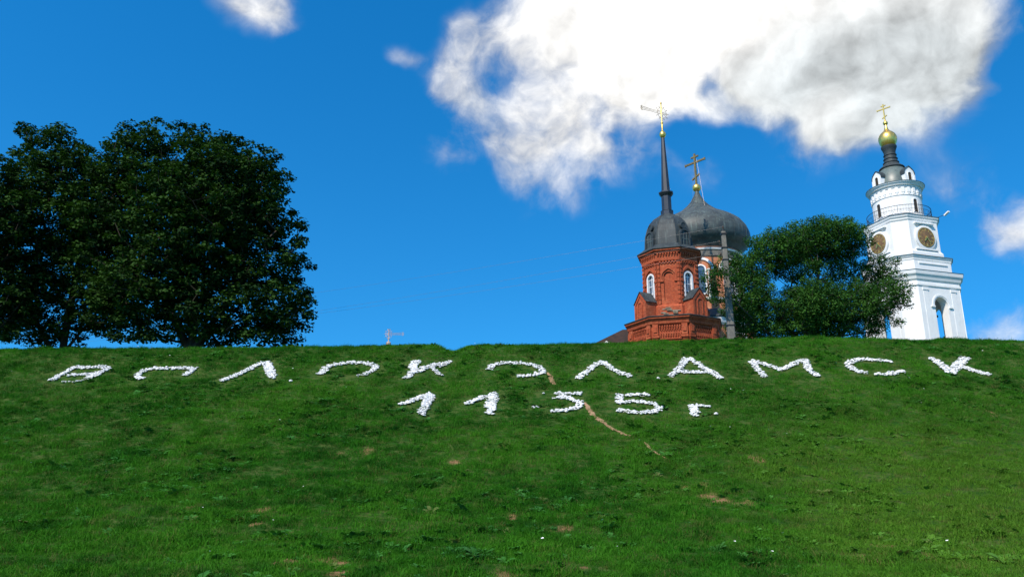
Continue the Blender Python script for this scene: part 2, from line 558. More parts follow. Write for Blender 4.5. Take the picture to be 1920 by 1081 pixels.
def drape(px, py):
    """the point of the hillside seen at a photograph pixel"""
    d = ray(px, py)
    y = 8.0
    prev = None
    while y < 50:
        q = Vector((0, 0, EYE)) + d * (y / d.y)
        s = q.z - height(q.x, q.y)
        if s <= 0:
            if prev is None: return q
            y0, s0 = prev
            yy = y0 + (y - y0) * s0 / (s0 - s)
            return Vector((0, 0, EYE)) + d * (yy / d.y)
        prev = (y, s)
        y += 0.08
    return Vector((0, 0, EYE)) + d * (CREST_Y / d.y)


# worn footpath on the slope (two stretches), as surveyed points
path_px = [[(1027, 699, 4), (1033, 707, 8), (1036, 716, 9), (1042, 722, 5)],
           [(1097, 755, 5), (1104, 766, 9), (1112, 777, 10), (1124, 787, 11), (1138, 797, 8), (1156, 808, 7), (1170, 814, 9), (1184, 817, 5)],
           [(1208, 829, 3), (1216, 838, 6), (1228, 848, 5), (1244, 857, 4), (1252, 861, 2)],
           ]
path_w = []
for seg in path_px:
    path_w.append([(drape(a, b), 0.38 * w / FOC * 40 * (ray(a, b).y and 1) * (drape(a, b).y / 40)) for a, b, w in seg])
spots = [(1340, 935, 26, .7), (1290, 915, 16, .5), (1400, 940, 18, .6), (1415, 855, 16, .7), (1425, 862, 14, .6), (1320, 908, 12, .6), (535, 1055, 22, .9), (620, 1050, 26, 1.0),
         (640, 1075, 20, .8), (1635, 1045, 34, .8), (1660, 1020, 26, .6), (1740, 1040, 18, .5), (690, 845, 20, .42), (640, 850, 14, .35), (945, 832, 14, .9), (905, 915, 18, .7),
         (960, 970, 12, .6), (490, 955, 18, .8), (480, 980, 10, .8), (370, 945, 30, .4), (215, 1020, 14, .7), (775, 1030, 18, .6), (820, 1032, 14, .5), 
         (1060, 990, 20, .5), (1430, 1010, 30, .5), (1070, 1060, 40, .45), (1850, 772, 12, .7), (1690, 850, 24, .35), (195, 828, 16, .5), (1230, 830, 14, .4),
         (850, 865, 14, .6), (1080, 1010, 22, .5), (960, 1085, 40, .5), (280, 1060, 30, .4), (800, 950, 14, .5), (1500, 1050, 30, .3), (560, 880, 24, .35)]
spot_w = []
for px, py, r_, w in spots:
    q = drape(px, min(py, 1079))
    spot_w.append((q.x, q.y, r_ / FOC * q.length, w))

# letters laid out in white stones: outlines as surveyed points on the slope
LET = {
    'В': ('first of the upper row, half open at its foot', [[(95, 715), (104, 711), (120, 701), (138, 691)], [(138, 690), (161, 691), (188, 689), (203, 692)], [(203, 692), (195, 697), (183, 701), (159, 704), (129, 705)], [(183, 702), (178, 706), (172, 709), (163, 712)], [(163, 712), (148, 716), (129, 719), (119, 718)], [(174, 704), (166, 710)]]),
    'О': ('second of the upper row, open below between В and Л', [[(265, 712), (257, 709), (257, 704), (272, 696), (288, 692), (310, 693), (341, 692), (363, 693), (355, 700), (346, 705)]]),
    'Л': ('third of the upper row, thick right leg', [[(415, 716), (439, 707), (463, 696), (487, 683)], [(497, 682), (502, 697), (510, 711)], [(504, 683), (508, 697), (512, 707)], [(489, 682), (504, 681)]]),
    'О4': ('fourth of the upper row, its lower edge thin and broken', [[(599, 703), (612, 690), (633, 684), (662, 681), (688, 683), (706, 688), (698, 697), (682, 704)], [(682, 704), (669, 707), (647, 710)], [(604, 702), (611, 696)]]),
    'К': ('fifth of the upper row, above the left figure one', [[(784, 678), (775, 691), (771, 703), (763, 711)], [(781, 700), (794, 692), (818, 687), (844, 679)], [(810, 691), (818, 698), (826, 705)], [(778, 679), (770, 692)]]),
    'О6': ('sixth of the upper row, left of the bare earth patch', [[(918, 694), (922, 686), (945, 682), (974, 682), (1000, 686), (1016, 694), (1018, 700), (1003, 705), (972, 707)]]),
    'Л7': ('seventh of the upper row, tapering right leg, right of the earth patch', [[(1083, 711), (1102, 697), (1120, 684), (1131, 680)], [(1131, 680), (1146, 692), (1164, 702), (1182, 708)]]),
    'А': ('with its crossbar, below the red brick tower', [[(1258, 707), (1273, 693), (1286, 676)], [(1297, 676), (1319, 691), (1339, 702), (1352, 711)], [(1286, 675), (1297, 674)], [(1278, 699), (1297, 699), (1330, 699)]]),
    'М': ('ninth of the upper row, below the leafy tree', [[(1410, 680), (1421, 694), (1434, 708)], [(1411, 678), (1437, 685), (1464, 695)], [(1464, 695), (1488, 685), (1499, 678), (1513, 677)], [(1510, 680), (1518, 696), (1534, 707)]]),
    'С': ('crescent open to the right, second from right end of upper row', [[(1671, 680), (1637, 676), (1613, 675), (1594, 680), (1589, 685), (1599, 693), (1613, 699), (1626, 701)], [(1641, 703), (1664, 704), (1681, 700), (1695, 698)]]),
    'К11': ('last at the right end of the upper row', [[(1748, 673), (1765, 686), (1784, 701)], [(1784, 701), (1794, 688), (1811, 672)], [(1802, 688), (1827, 697), (1855, 704)]]),
    '1': ('figure, leftmost of the lower row', [[(752, 761), (768, 754), (794, 745), (810, 741)], [(810, 742), (800, 761), (790, 779)], [(804, 744), (795, 763)]]),
    '1b': ('figure, second of the lower row with a gap in its flag', [[(876, 759), (896, 750), (910, 745)], [(926, 739), (927, 751), (922, 767), (917, 778)], [(921, 741), (917, 767)]]),
    '3': ('figure, left of the sandy footpath in the lower row', [[(1043, 739), (1067, 740), (1089, 740)], [(1059, 744), (1043, 748), (1063, 747), (1078, 752), (1089, 758), (1081, 767), (1063, 771), (1035, 773)], [(1002, 766), (1013, 765)], [(1018, 739), (1021, 739)]]),
    '5': ('figure, right of the sandy footpath in the lower row', [[(1162, 742), (1163, 752), (1159, 758)], [(1175, 743), (1215, 742)], [(1162, 757), (1181, 754), (1201, 755), (1225, 759), (1240, 768), (1223, 774), (1201, 776), (1181, 774), (1159, 771)]]),
    'г': ('small letter at the right end of the lower row', [[(1295, 763), (1312, 763), (1330, 764)], [(1298, 764), (1301, 772), (1303, 781)], [(1302, 765), (1305, 776)]]),
}
letter_w = {}
letter_pts = []
for key, (lab, strokes) in LET.items():
    ws = []
    for st in strokes:
        pts = [drape(a, b) for a, b in st]
        dense = []
        for a, b in zip(pts, pts[1:]):
            n_ = max(2, int((b - a).length / 0.10))
            dense += [a.lerp(b, i / n_) for i in range(n_)]
        dense.append(pts[-1])
        ws.append(dense)
        letter_pts += [(q.x, q.y) for q in dense]
    letter_w[key] = ws
LP = np.array(letter_pts)
PP = np.array([(q.x, q.y, r_) for seg in path_w for q, r_ in seg])
PD = []
for seg in path_w:
    for (a, ra), (b, rb) in zip(seg, seg[1:]):
        for i in range(6):
            f = i / 6
            PD.append((a.x + (b.x - a.x) * f, a.y + (b.y - a.y) * f, ra + (rb - ra) * f))
PD = np.array(PD)


def axis(lo, hi, step, far_lo, far_hi, grow=1.35):
    mid = list(np.arange(lo, hi + 1e-6, step))
    out, s, v = [], step, hi
    while v < far_hi:
        s *= grow; v += s; out.append(v)
    pre, s, v = [], step, lo
    while v > far_lo:
        s *= grow; v -= s; pre.append(v)
    return np.array(pre[::-1] + mid + out)


def sheet(xs, ys, zoff=0.0):
    nx, ny = len(xs), len(ys)
    V = np.zeros((ny, nx, 3))
    for j, y in enumerate(ys):
        for i, x in enumerate(xs):
            V[j, i] = (x, y, height(x, y) + zoff)
    idx = np.arange(nx * ny).reshape(ny, nx)
    F = np.stack([idx[:-1, :-1], idx[:-1, 1:], idx[1:, 1:], idx[1:, :-1]], -1).reshape(-1, 4)
    return V.reshape(-1, 3), F


def mesh_np(name, V, F, mat, attrs=None, smooth=True):
    me = bpy.data.meshes.new(name)
    n_, k = F.shape
    me.vertices.add(len(V)); me.vertices.foreach_set('co', np.ascontiguousarray(V, dtype=np.float32).ravel())
    me.loops.add(n_ * k); me.loops.foreach_set('vertex_index', np.ascontiguousarray(F, dtype=np.int32).ravel())
    me.polygons.add(n_)
    me.polygons.foreach_set('loop_start', np.arange(0, n_ * k, k, dtype=np.int32))
    me.polygons.foreach_set('loop_total', np.full(n_, k, dtype=np.int32))
    me.polygons.foreach_set('use_smooth', np.full(n_, smooth))
    for an, av in (attrs or {}).items():
        a = me.attributes.new(an, 'FLOAT', 'POINT')
        a.data.foreach_set('value', np.ascontiguousarray(av, dtype=np.float32))
    me.update(calc_edges=True)
    me.validate()
    me.materials.append(MATS[mat])
    o = bpy.data.objects.new(name, me)
    COL.objects.link(o)
    return o


def bare_of(V):
    x, y = V[:, 0], V[:, 1]
    b = np.zeros(len(V))
    for sx, sy, r_, w in spot_w:
        d = np.hypot((x - sx), (y - sy) * 0.7)
        b = np.maximum(b, w * np.clip(1.35 - d / (r_ * 1.25), 0, 1))
    nz_ = np.array([vnoise(u * 2.1, v * 1.9, 31) + 0.7 * vnoise(u * 5.3, v * 4.7, 32) if q > 0 else 0 for u, v, q in zip(x, y, b)])
    return np.clip(b * (1.1 + 1.6 * nz_), 0, 1)


def dmin(V, P):
    out = np.full(len(V), 1e9)
    for i in range(0, len(P), 64):
        c = P[i:i + 64]
        d = np.hypot(V[:, None, 0] - c[None, :, 0], V[:, None, 1] - c[None, :, 1])
        if P.shape[1] > 2:
            d = d - c[None, :, 2]
        out = np.minimum(out, d.min(1))
    return out


V, F = sheet(axis(-42, 42, 0.3, -800, 800), axis(5, 58, 0.3, -500, 1200))
hill = tag(mesh_np('hill', V, F, 'turf', {'bare': bare_of(V)}), kind='structure')
hill['label'] = 'steep green grassy rampart slope'

# footpath: worn sandy strips following the slope
mb = MB()
for seg in path_w:
    pts = []
    for (a, ra), (b, rb) in zip(seg, seg[1:]):
        n_ = max(3, int((b - a).length / 0.07))
        for i in range(n_):
            pts.append((a.lerp(b, i / n_), ra + (rb - ra) * i / n_))
    pts.append(seg[-1])
    rings = []
    for i, (q, r_) in enumerate(pts):
        d = (pts[min(i + 1, len(pts) - 1)][0] - pts[max(i - 1, 0)][0])
        sd = Vector((d.y, -d.x, 0)).normalized() if d.length > 0 else Vector((1, 0, 0))
        if abs(sd.x) < 0.6: sd = Vector((math.copysign(0.8, sd.x or 1), sd.y, 0)).normalized()
        wl = r_ * (0.35 + 1.7 * (vnoise(i * 0.6, 3.3, 5) + 0.5))
        wr = r_ * (0.35 + 1.7 * (vnoise(i * 0.6, 9.3, 6) + 0.5))
        row = []
        for f in (-wl, -wl * 0.4, wr * 0.4, wr):
            u = q + sd * f
            row.append((u.x, u.y, height(u.x, u.y) + (0.035 if abs(f) < max(wl, wr) * 0.6 else 0.02)))
        rings.append(row)
    mb.loft(rings, cap=False, close=False)
fp = tag(mb.build('footpath', 'soil', smooth=60), kind='structure')
fp['label'] = 'worn sandy footpath between the stone figures three and five'

# ------------------------------------------------------------------ grass (nobody could count it)
hidden = bpy.data.collections.new('tuft_sources')


def tuft(name, blades, hmin, hmax, spread, width, lean, mat):
    V, F = [], []
    for i in range(blades):
        a, r_ = random.uniform(0, 2 * PI), spread * math.sqrt(random.random())
        bx, by = r_ * math.cos(a), r_ * math.sin(a)
        hh = random.uniform(hmin, hmax)
        la, ll = random.uniform(0, 2 * PI), lean * hh * random.uniform(0.3, 1.3)
        wa = random.uniform(0, PI)
        wx, wy = width * math.cos(wa), width * math.sin(wa)
        k = len(V)
        mx, my = bx + ll * 0.35 * math.cos(la), by + ll * 0.35 * math.sin(la)
        tx, ty = bx + ll * math.cos(la), by + ll * math.sin(la)
        V += [(bx - wx, by - wy, -0.03), (bx + wx, by + wy, -0.03), (mx + wx * 0.8, my + wy * 0.8, hh * 0.6), (mx - wx * 0.8, my - wy * 0.8, hh * 0.6), (tx, ty, hh * random.uniform(0.75, 1.0))]
        F += [(k, k + 1, k + 2, k + 3), (k + 3, k + 2, k + 4)]
    me = bpy.data.meshes.new(name)
    me.from_pydata(V, [], F)
    me.materials.append(MATS[mat])
    o = bpy.data.objects.new(name, me)
    return o


def rosette(name, leaves, size, mat, rise=0.5):
    V, F = [], []
    for i in range(leaves):
        a = 2 * PI * i / leaves + random.uniform(-0.3, 0.3)
        L = size * random.uniform(0.6, 1.1)
        w = L * random.uniform(0.18, 0.3)
        up = rise * random.uniform(0.5, 1.4)
        c, s = math.cos(a), math.sin(a)
        k = len(V)
        for rr, zz, ww in ((0.05, 0, 0.3), (0.5, 0.5 * up, 1.0), (0.85, 0.62 * up, 0.7), (1.05, 0.5 * up, 0.05)):
            V += [(c * rr * L - s * w * ww, s * rr * L + c * w * ww, zz * L), (c * rr * L + s * w * ww, s * rr * L - c * w * ww, zz * L)]
        F += [(k, k + 1, k + 3, k + 2), (k + 2, k + 3, k + 5, k + 4), (k + 4, k + 5, k + 7, k + 6)]
    me = bpy.data.meshes.new(name)
    me.from_pydata(V, [], F)
    me.materials.append(MATS[mat])
    return bpy.data.objects.new(name, me)


def flower(name):
    V, F = [(0, 0, 0.15)], []
    for i in range(7):
        a = 2 * PI * i / 7
        V.append((0.022 * math.cos(a), 0.022 * math.sin(a), 0.155 + 0.006 * (i % 2)))
    F = [(0, i + 1, (i + 1) % 7 + 1) for i in range(7)]
    k = len(V)
    V += [(-0.003, 0, 0), (0.003, 0, 0), (0.002, 0, 0.15), (-0.002, 0, 0.15)]
    F.append((k, k + 1, k + 2, k + 3))
    me = bpy.data.meshes.new(name)
    me.from_pydata(V, [], F)
    me.materials.append(MATS['petal']); me.materials.append(MATS['weed_leaf'])
    me.polygons[len(me.polygons) - 1].material_index = 1
    return bpy.data.objects.new(name, me)


def source_collection(name, objs):
    c = bpy.data.collections.new(name)
    for o in objs: c.objects.link(o)
    return c


def scatter(name, base_me_VF, attr, density, coll, smin, smax, seed, label, tilt=0.25):
    V, F, w = base_me_VF
    o = mesh_np(name, V, F, 'grass_blade', {attr: w})
    ng = bpy.data.node_groups.new(name + '_nodes', 'GeometryNodeTree')
    ng.interface.new_socket('Geometry', in_out='INPUT', socket_type='NodeSocketGeometry')
    ng.interface.new_socket('Geometry', in_out='OUTPUT', socket_type='NodeSocketGeometry')
    N, L = ng.nodes.new, ng.links.new
    gi, go = N('NodeGroupInput'), N('NodeGroupOutput')
    at_ = N('GeometryNodeInputNamedAttribute'); at_.data_type = 'FLOAT'; at_.inputs['Name'].default_value = attr
    mul = N('ShaderNodeMath'); mul.operation = 'MULTIPLY'; mul.inputs[1].default_value = density
    L(at_.outputs[0], mul.inputs[0])
    dp = N('GeometryNodeDistributePointsOnFaces'); dp.inputs['Seed'].default_value = seed
    L(gi.outputs[0], dp.inputs['Mesh']); L(mul.outputs[0], dp.inputs['Density'])
    ci = N('GeometryNodeCollectionInfo'); ci.inputs['Collection'].default_value = coll
    ci.inputs['Separate Children'].default_value = True; ci.inputs['Reset Children'].default_value = True
    io = N('GeometryNodeInstanceOnPoints'); io.inputs['Pick Instance'].default_value = True
    rv = N('FunctionNodeRandomValue'); rv.data_type = 'FLOAT_VECTOR'
    rv.inputs[0].default_value = (-tilt, -tilt, 0); rv.inputs[1].default_value = (tilt, tilt, 6.283)
    rs = N('FunctionNodeRandomValue'); rs.data_type = 'FLOAT'
    rs.inputs[2].default_value = smin; rs.inputs[3].default_value = smax; rs.inputs['Seed'].default_value = 5
    # lush and short patches
    nz = N('ShaderNodeTexNoise'); nz.inputs['Scale'].default_value = 1.5; nz.inputs['Detail'].default_value = 3
    ps = N('GeometryNodeInputPosition'); L(ps.outputs[0], nz.inputs['Vector'])
    mp = N('ShaderNodeMapRange'); mp.inputs[1].default_value = 0.35; mp.inputs[2].default_value = 0.68; mp.inputs[3].default_value = 0.55; mp.inputs[4].default_value = 1.6
    L(nz.outputs[0], mp.inputs[0])
    sm = N('ShaderNodeMath'); sm.operation = 'MULTIPLY'; L(rs.outputs[1], sm.inputs[0]); L(mp.outputs[0], sm.inputs[1])
    L(dp.outputs['Points'], io.inputs['Points']); L(ci.outputs[0], io.inputs['Instance'])
    L(rv.outputs[0], io.inputs['Rotation']); L(sm.outputs[0], io.inputs['Scale'])
    L(io.outputs[0], go.inputs[0])
    md = o.modifiers.new('scatter', 'NODES')
    md.node_group = ng
    tag(o, label=label, cat=None, kind='stuff')
    return o


gx, gy = np.arange(-46, 46.01, 0.25), np.arange(11.0, 48.6, 0.25)
GV, GF = sheet(gx, gy)
inside = (np.abs(GV[:, 0]) < 0.70 * GV[:, 1] + 4.5)
bare = bare_of(GV)
dl = dmin(GV, LP)
dp_ = dmin(GV, PD)
ln = np.array([vnoise(x * 0.5, y * 0.6, 21) + 0.6 * vnoise(x * 1.6, y * 1.7, 22) for x, y in GV[:, :2]])
near = np.clip(1.25 - (GV[:, 1] - 11) / 60, 0.55, 1.2)
thin_ = np.array([vnoise(x * 0.28, y * 0.75, 41) + 0.7 * vnoise(x * 0.9, y * 2.0, 42) for x, y in GV[:, :2]])
w = np.clip(0.8 + 0.5 * ln, 0.35, 1.2) * np.clip(0.98 - 1.2 * np.clip(thin_ - 0.18, 0, 1), 0.3, 1) * np.clip(1 - bare * 0.95, 0.05, 1) * np.clip((dp_ + 0.05) / 0.22, 0, 1) * np.clip(0.05 + (dl - 0.33) * 2.4, 0.05, 1) * inside * near
tufts = source_collection('grass_tufts', [tuft('tuft', 28, 0.04, 0.11, 0.14, 0.005, 1.0, 'grass_blade'), tuft('tuft', 32, 0.05, 0.15, 0.15, 0.0045, 1.2, 'grass_blade'),
                                          tuft('tuft', 24, 0.03, 0.08, 0.14, 0.0055, 1.3, 'grass_blade'), tuft('tuft', 36, 0.04, 0.11, 0.18, 0.005, 1.5, 'grass_blade')])
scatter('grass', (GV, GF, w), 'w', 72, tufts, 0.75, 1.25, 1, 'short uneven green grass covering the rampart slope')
wl = np.clip(np.clip(ln * 2.2 + 0.1, 0, 1) * np.clip(1 - bare, 0, 1) * np.clip((dl - 0.2) * 4, 0, 1) * np.clip(dp_ * 4, 0, 1), 0, 1) * inside
weeds = source_collection('weed_sources', [rosette('weed', 7, 0.14, 'weed_leaf', 0.5), rosette('weed', 9, 0.19, 'weed_leaf', 0.7), rosette('weed', 6, 0.10, 'weed_leaf', 0.9)])
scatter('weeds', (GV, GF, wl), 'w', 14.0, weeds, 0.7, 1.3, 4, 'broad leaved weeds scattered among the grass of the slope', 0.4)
scatter('daisies', (GV, GF, np.clip(ln + 0.1, 0, 1) * inside), 'w', 0.35, source_collection('flower_sources', [flower('flower')]), 0.7, 1.3, 9, 'tiny white wild flowers dotted over the slope', 0.5)

# ------------------------------------------------------------------ white stone letters


def stone_template():
    bm = bmesh.new()
    bmesh.ops.create_icosphere(bm, subdivisions=1, radius=1.0)
    v = np.array([q.co[:] for q in bm.verts])
    f = np.array([[q.index for q in x.verts] for x in bm.faces])
    bm.free()
    return v, f


SV, SF = stone_template()
names = {'О4': 'О', 'О6': 'О', 'Л7': 'Л', 'К11': 'К', '1b': '1'}
for key, (lab, strokes) in LET.items():
    ch = names.get(key, key)
    pts = [q for st in letter_w[key] for q in st]
    cx = sum(q.x for q in pts) / len(pts); cy = sum(q.y for q in pts) / len(pts)
    root = empty('stone_letter' if key not in ('1', '1b', '3', '5') else 'stone_numeral', (cx, cy, height(cx, cy)))
    tag(root, 'white stone %s, %s' % (ch, lab), 'letter' if key not in ('1', '1b', '3', '5') else 'numeral', 'white stone inscription on the slope')
    for si, st in enumerate(letter_w[key]):
        VV, FF = [], []
        thin = (key == 'О4' and si == 1) or (key == 'В' and si == 4) or (key in ('3',) and si >= 2)
        wide = 0.07 if thin else (0.15 if key != 'К11' else 0.19)
        for i, q in enumerate(st):
            d = (st[min(i + 1, len(st) - 1)] - st[max(i - 1, 0)])
            d.z = 0
            if d.length < 1e-6: continue
            sd = Vector((d.y, -d.x, 0)).normalized()
            cnt = (2 if random.random() < 0.6 else 0) if thin else (7 if key != 'К11' else 9)
            for c in range(cnt):
                off = random.uniform(-wide, wide)
                x, y = q.x + sd.x * off + random.uniform(-0.05, 0.05), q.y + sd.y * off + random.uniform(-0.05, 0.05)
                s = random.uniform(0.03, 0.075)
                jit = 1 + rng.uniform(-0.22, 0.22, (len(SV), 1))
                sc = np.array([random.uniform(0.8, 1.35), random.uniform(0.8, 1.3), random.uniform(0.40, 0.65)]) * s
                a = random.uniform(0, 2 * PI)
                rot = np.array([[math.cos(a), -math.sin(a), 0], [math.sin(a), math.cos(a), 0], [0, 0, 1]])
                v = (SV * jit * sc) @ rot.T + np.array([x, y, height(x, y) + s * 0.5 + random.uniform(0.03, 0.06)])
                FF.append(SF + len(VV) * len(SV)); VV.append(v)
        if not VV: continue
        A = np.concatenate(VV) - np.array(root.location)
        o = mesh_np('stroke', A, np.concatenate(FF), 'lime_stone', smooth=False)
        o.parent = root
        o['kind'] = 'stuff'
# loose stones that rolled away
loose = [(545, 717, 'below the gap between the third and fourth letters'), (1234, 712, 'between the second Л and the letter А'), (1343, 779, 'just right of the small letter г')]
for px, py, lab in loose:
    q = drape(px, py)
    v = (SV * (1 + rng.uniform(-0.2, 0.2, (len(SV), 1))) * np.array([0.10, 0.08, 0.06]))
    o = mesh_np('loose_stone', v, SF, 'lime_stone', smooth=False)
    o.location = (q.x, q.y, height(q.x, q.y) + 0.09)
    tag(o, 'single loose white stone lying ' + lab, 'stone', 'loose white stones on the slope')

# ------------------------------------------------------------------ ornate crosses


def ornate_cross(parent, z0, hgt, flip, mat_post, mat_arm, rz, long=2.35, short=0.62, sc=1.0):
    """openwork cross: a gilt post, a long arm of three rods and a short scrolled arm"""
    Rz = Matrix.Rotation(rz, 4, 'Z')
    T = Matrix.Translation((0, 0, z0)) @ Matrix.Scale(sc, 4)
    M = T @ Rz
    p = MB(); p.lathe([(0.075, 0), (0.085, hgt * 0.2), (0.07, hgt * 0.22), (0.13, hgt * 0.25), (0.13, hgt * 0.29), (0.065, hgt * 0.32), (0.065, hgt * 0.94), (0.10, hgt * 0.95), (0.10, hgt * 0.975), (0.02, hgt)], 10, T)
    cr = p.build('cross', mat_post, parent, smooth=40)
    s = -1 if flip else 1
    zc = hgt * 0.62
    a = MB()
    for dz in (-0.17, 0.0, 0.17):
        a.tube([(0, 0, zc + dz), (s * long * 0.5, 0, zc + dz * 0.75), (s * long * 0.93, 0, zc + dz)], 0.022, 5, M)
    for k in range(5):
        t_ = -PI / 2 + PI * k / 4
        a.tube([(s * long * 0.93, 0, zc), (s * (long * 0.93 + 0.14 * math.cos(t_)), 0, zc + 0.24 * math.sin(t_))], 0.02, 5, M)
        a.ball((s * (long * 0.93 + 0.16 * math.cos(t_)), 0, zc + 0.26 * math.sin(t_)), 0.045, 8, 1.0, M)
    a.build('long_arm', mat_arm, cr)
    b = MB()
    for sg in (-1, 1):
        pts = [(sg * -s * 0.0, 0, zc + 0.55)]
        for i in range(9):
            t_ = PI / 2 - PI * i / 8
            pts.append((-s * short * 0.95 * math.cos(t_) * (1 if sg == 1 else -0.75), 0, zc + 0.62 * math.sin(t_)))
        b.tube(pts, 0.02, 5, M)
    for k in range(5):
        t_ = -PI / 2.6 + 2 * PI / 2.6 * k / 4
        b.tube([(0, 0, zc), (-s * short * 1.25 * math.cos(t_), 0, zc + 0.75 * math.sin(t_))], 0.016, 5, M)
        b.ball((-s * short * 1.25 * math.cos(t_), 0, zc + 0.75 * math.sin(t_)), 0.05, 8, 1.0, M)
        if k != 2:
            b.tube([(0, 0, zc), (s * short * 1.1 * math.cos(t_), 0, zc + 0.72 * math.sin(t_))], 0.016, 5, M)
            b.ball((s * short * 1.1 * math.cos(t_), 0, zc + 0.72 * math.sin(t_)), 0.05, 8, 1.0, M)
    b.tube([(0, 0, zc - 0.1), (-s * short, 0, zc - 0.1)], 0.022, 5, M)
    b.tube([(0, 0, zc + 0.1), (-s * short, 0, zc + 0.1)], 0.022, 5, M)
    b.build('scroll_arm', mat_arm, cr)
    return cr


def orthodox_cross(parent, z0, hgt, span, rz, mat, th=0.1, slant=True):
    M = Matrix.Translation((0, 0, z0)) @ Matrix.Rotation(rz, 4, 'Z')
    m = MB(); m.box(-th, th, -th, th, 0, hgt, M)
    cr = m.build('cross', mat, parent)
    m = MB(); m.box(-span, span, -th * 0.9, th * 0.9, hgt * 0.70, hgt * 0.70 + th * 2, M)
    for s in (-1, 1): m.box(s * span - th * 0.5, s * span + th * 0.5, -th * 0.85, th * 0.85, hgt * 0.70 - th * 0.6, hgt * 0.70 + th * 2.6, M)
    m.build('crossbar', mat, cr)
    m = MB(); m.box(-span * 0.36, span * 0.36, -th * 0.9, th * 0.9, hgt * 0.88, hgt * 0.88 + th * 1.7, M)
    m.build('title_bar', mat, cr)
    if slant:
        m = MB(); m.box(-span * 0.42, span * 0.42, -th * 0.9, th * 0.9, -th * 0.8, th * 0.8, M @ Matrix.Translation((0, 0, hgt * 0.26)) @ Matrix.Rotation(R(-24), 4, 'Y'))
        m.build('foot_bar', mat, cr)
    return cr


# ------------------------------------------------------------------ red brick octagonal tower
GZ = 9.0                              # foundation level, below the plateau turf
RT = empty('brick_tower', (15.53, 75, GZ), R(-61.3),
           label='red brick octagonal church tower with dark spire and arched white windows', cat='tower')


def zr(z): return z - GZ


AU = 2.50                             # upper flats
SIDE = 2 * AU * math.tan(PI / 8)
AL = 3.95                             # lower flats
# lower octagon
mb = MB()
mb.loft([plan8(AL, AL, zr(9.0)), plan8(AL, AL, zr(18.55))])
lower = mb.build('lower_wall', 'red_brick', RT)
sideL = 2 * AL * math.tan(PI / 8)
for k in range(8):
    M = faceM(k, AL)
    h2 = sideL / 2
    # corner pilasters of stacked blocks
    for s in (-1, 1):
        mb = MB()
        z = zr(12.0)
        while z < zr(17.2):
            mb.box(s * (h2 - 0.30) - 0.24, s * (h2 - 0.30) + 0.24, 0, 0.13, z, z + 0.26, M)
            z += 0.34
        mb.box(s * (h2 - 0.34) - 0.32, s * (h2 - 0.34) + 0.32, 0, 0.22, zr(17.25), zr(17.45), M)
        mb.box(s * (h2 - 0.32) - 0.26, s * (h2 - 0.32) + 0.26, 0, 0.20, zr(17.50), zr(18.5), M)
        mb.box(s * (h2 - 0.32) - 0.14, s * (h2 - 0.32) + 0.14, 0.20, 0.27, zr(17.75), zr(18.2), M)
        mb.build('corner_pilaster', 'red_brick', lower)
for k in range(8):
    mb = MB()
    M = faceM(k, AL)
    hw = sideL / 2 - 0.62
    mb.box(-hw, hw, 0, 0.10, zr(17.10), zr(17.22), M)
    mb.box(-hw, hw, 0, 0.07, zr(17.62), zr(17.74), M)
    n_ = 9
    for i in range(n_):
        u = -hw + (i + 0.5) * 2 * hw / n_
        d = hw / n_ * 0.55
        mb.box(u - d, u + d, 0, 0.13, zr(17.40), zr(17.62), M)
        mb.box(u - d * 0.55, u + d * 0.55, 0, 0.10, zr(17.26), zr(17.40), M)
        mb.box(u - d, u + d, 0, 0.16, zr(18.22), zr(18.40), M)
        mb.box(u - d * 0.6, u + d * 0.6, 0, 0.12, zr(18.02), zr(18.22), M)
        mb.box(u + hw / n_ - d * 0.6, u + hw / n_ + d * 0.6, 0, 0.09, zr(17.88), zr(18.02), M)
    # sunk panel frame below
    mb.band([(-hw, zr(15.6)), (-hw, zr(16.85)), (hw, zr(16.85)), (hw, zr(15.6))], [(-hw + 0.16, zr(15.76)), (-hw + 0.16, zr(16.69)), (hw - 0.16, zr(16.69)), (hw - 0.16, zr(15.76))], 0, 0.09, M, close=False)
    mb.box(-hw * 0.62, hw * 0.62, 0, 0.06, zr(16.35), zr(16.47), M)
    mb.box(-hw * 0.62, hw * 0.62, 0, 0.06, zr(16.08), zr(16.2), M)
    mb.build('corbel_band', 'red_brick', lower)
mb = MB()
mb.loft([plan8(AL + 0.05, AL + 0.05, zr(18.42)), plan8(AL + 0.22, AL + 0.22, zr(18.55)), plan8(AL + 0.26, AL + 0.26, zr(18.78)), plan8(AL + 0.46, AL + 0.46, zr(19.02)), plan8(AL + 0.46, AL + 0.46, zr(19.18))])
mb.build('cornice', 'red_brick', lower)
mb = MB()
mb.loft([plan8(AL + 0.54, AL + 0.54, zr(19.185)), plan8(AL + 0.54, AL + 0.54, zr(19.25)), plan8(AU + 0.9, AU + 0.9, zr(19.42)), plan8(AU + 0.1, AU + 0.1, zr(19.5))])
mb.build('skirt_roof', 'roof_iron', RT)
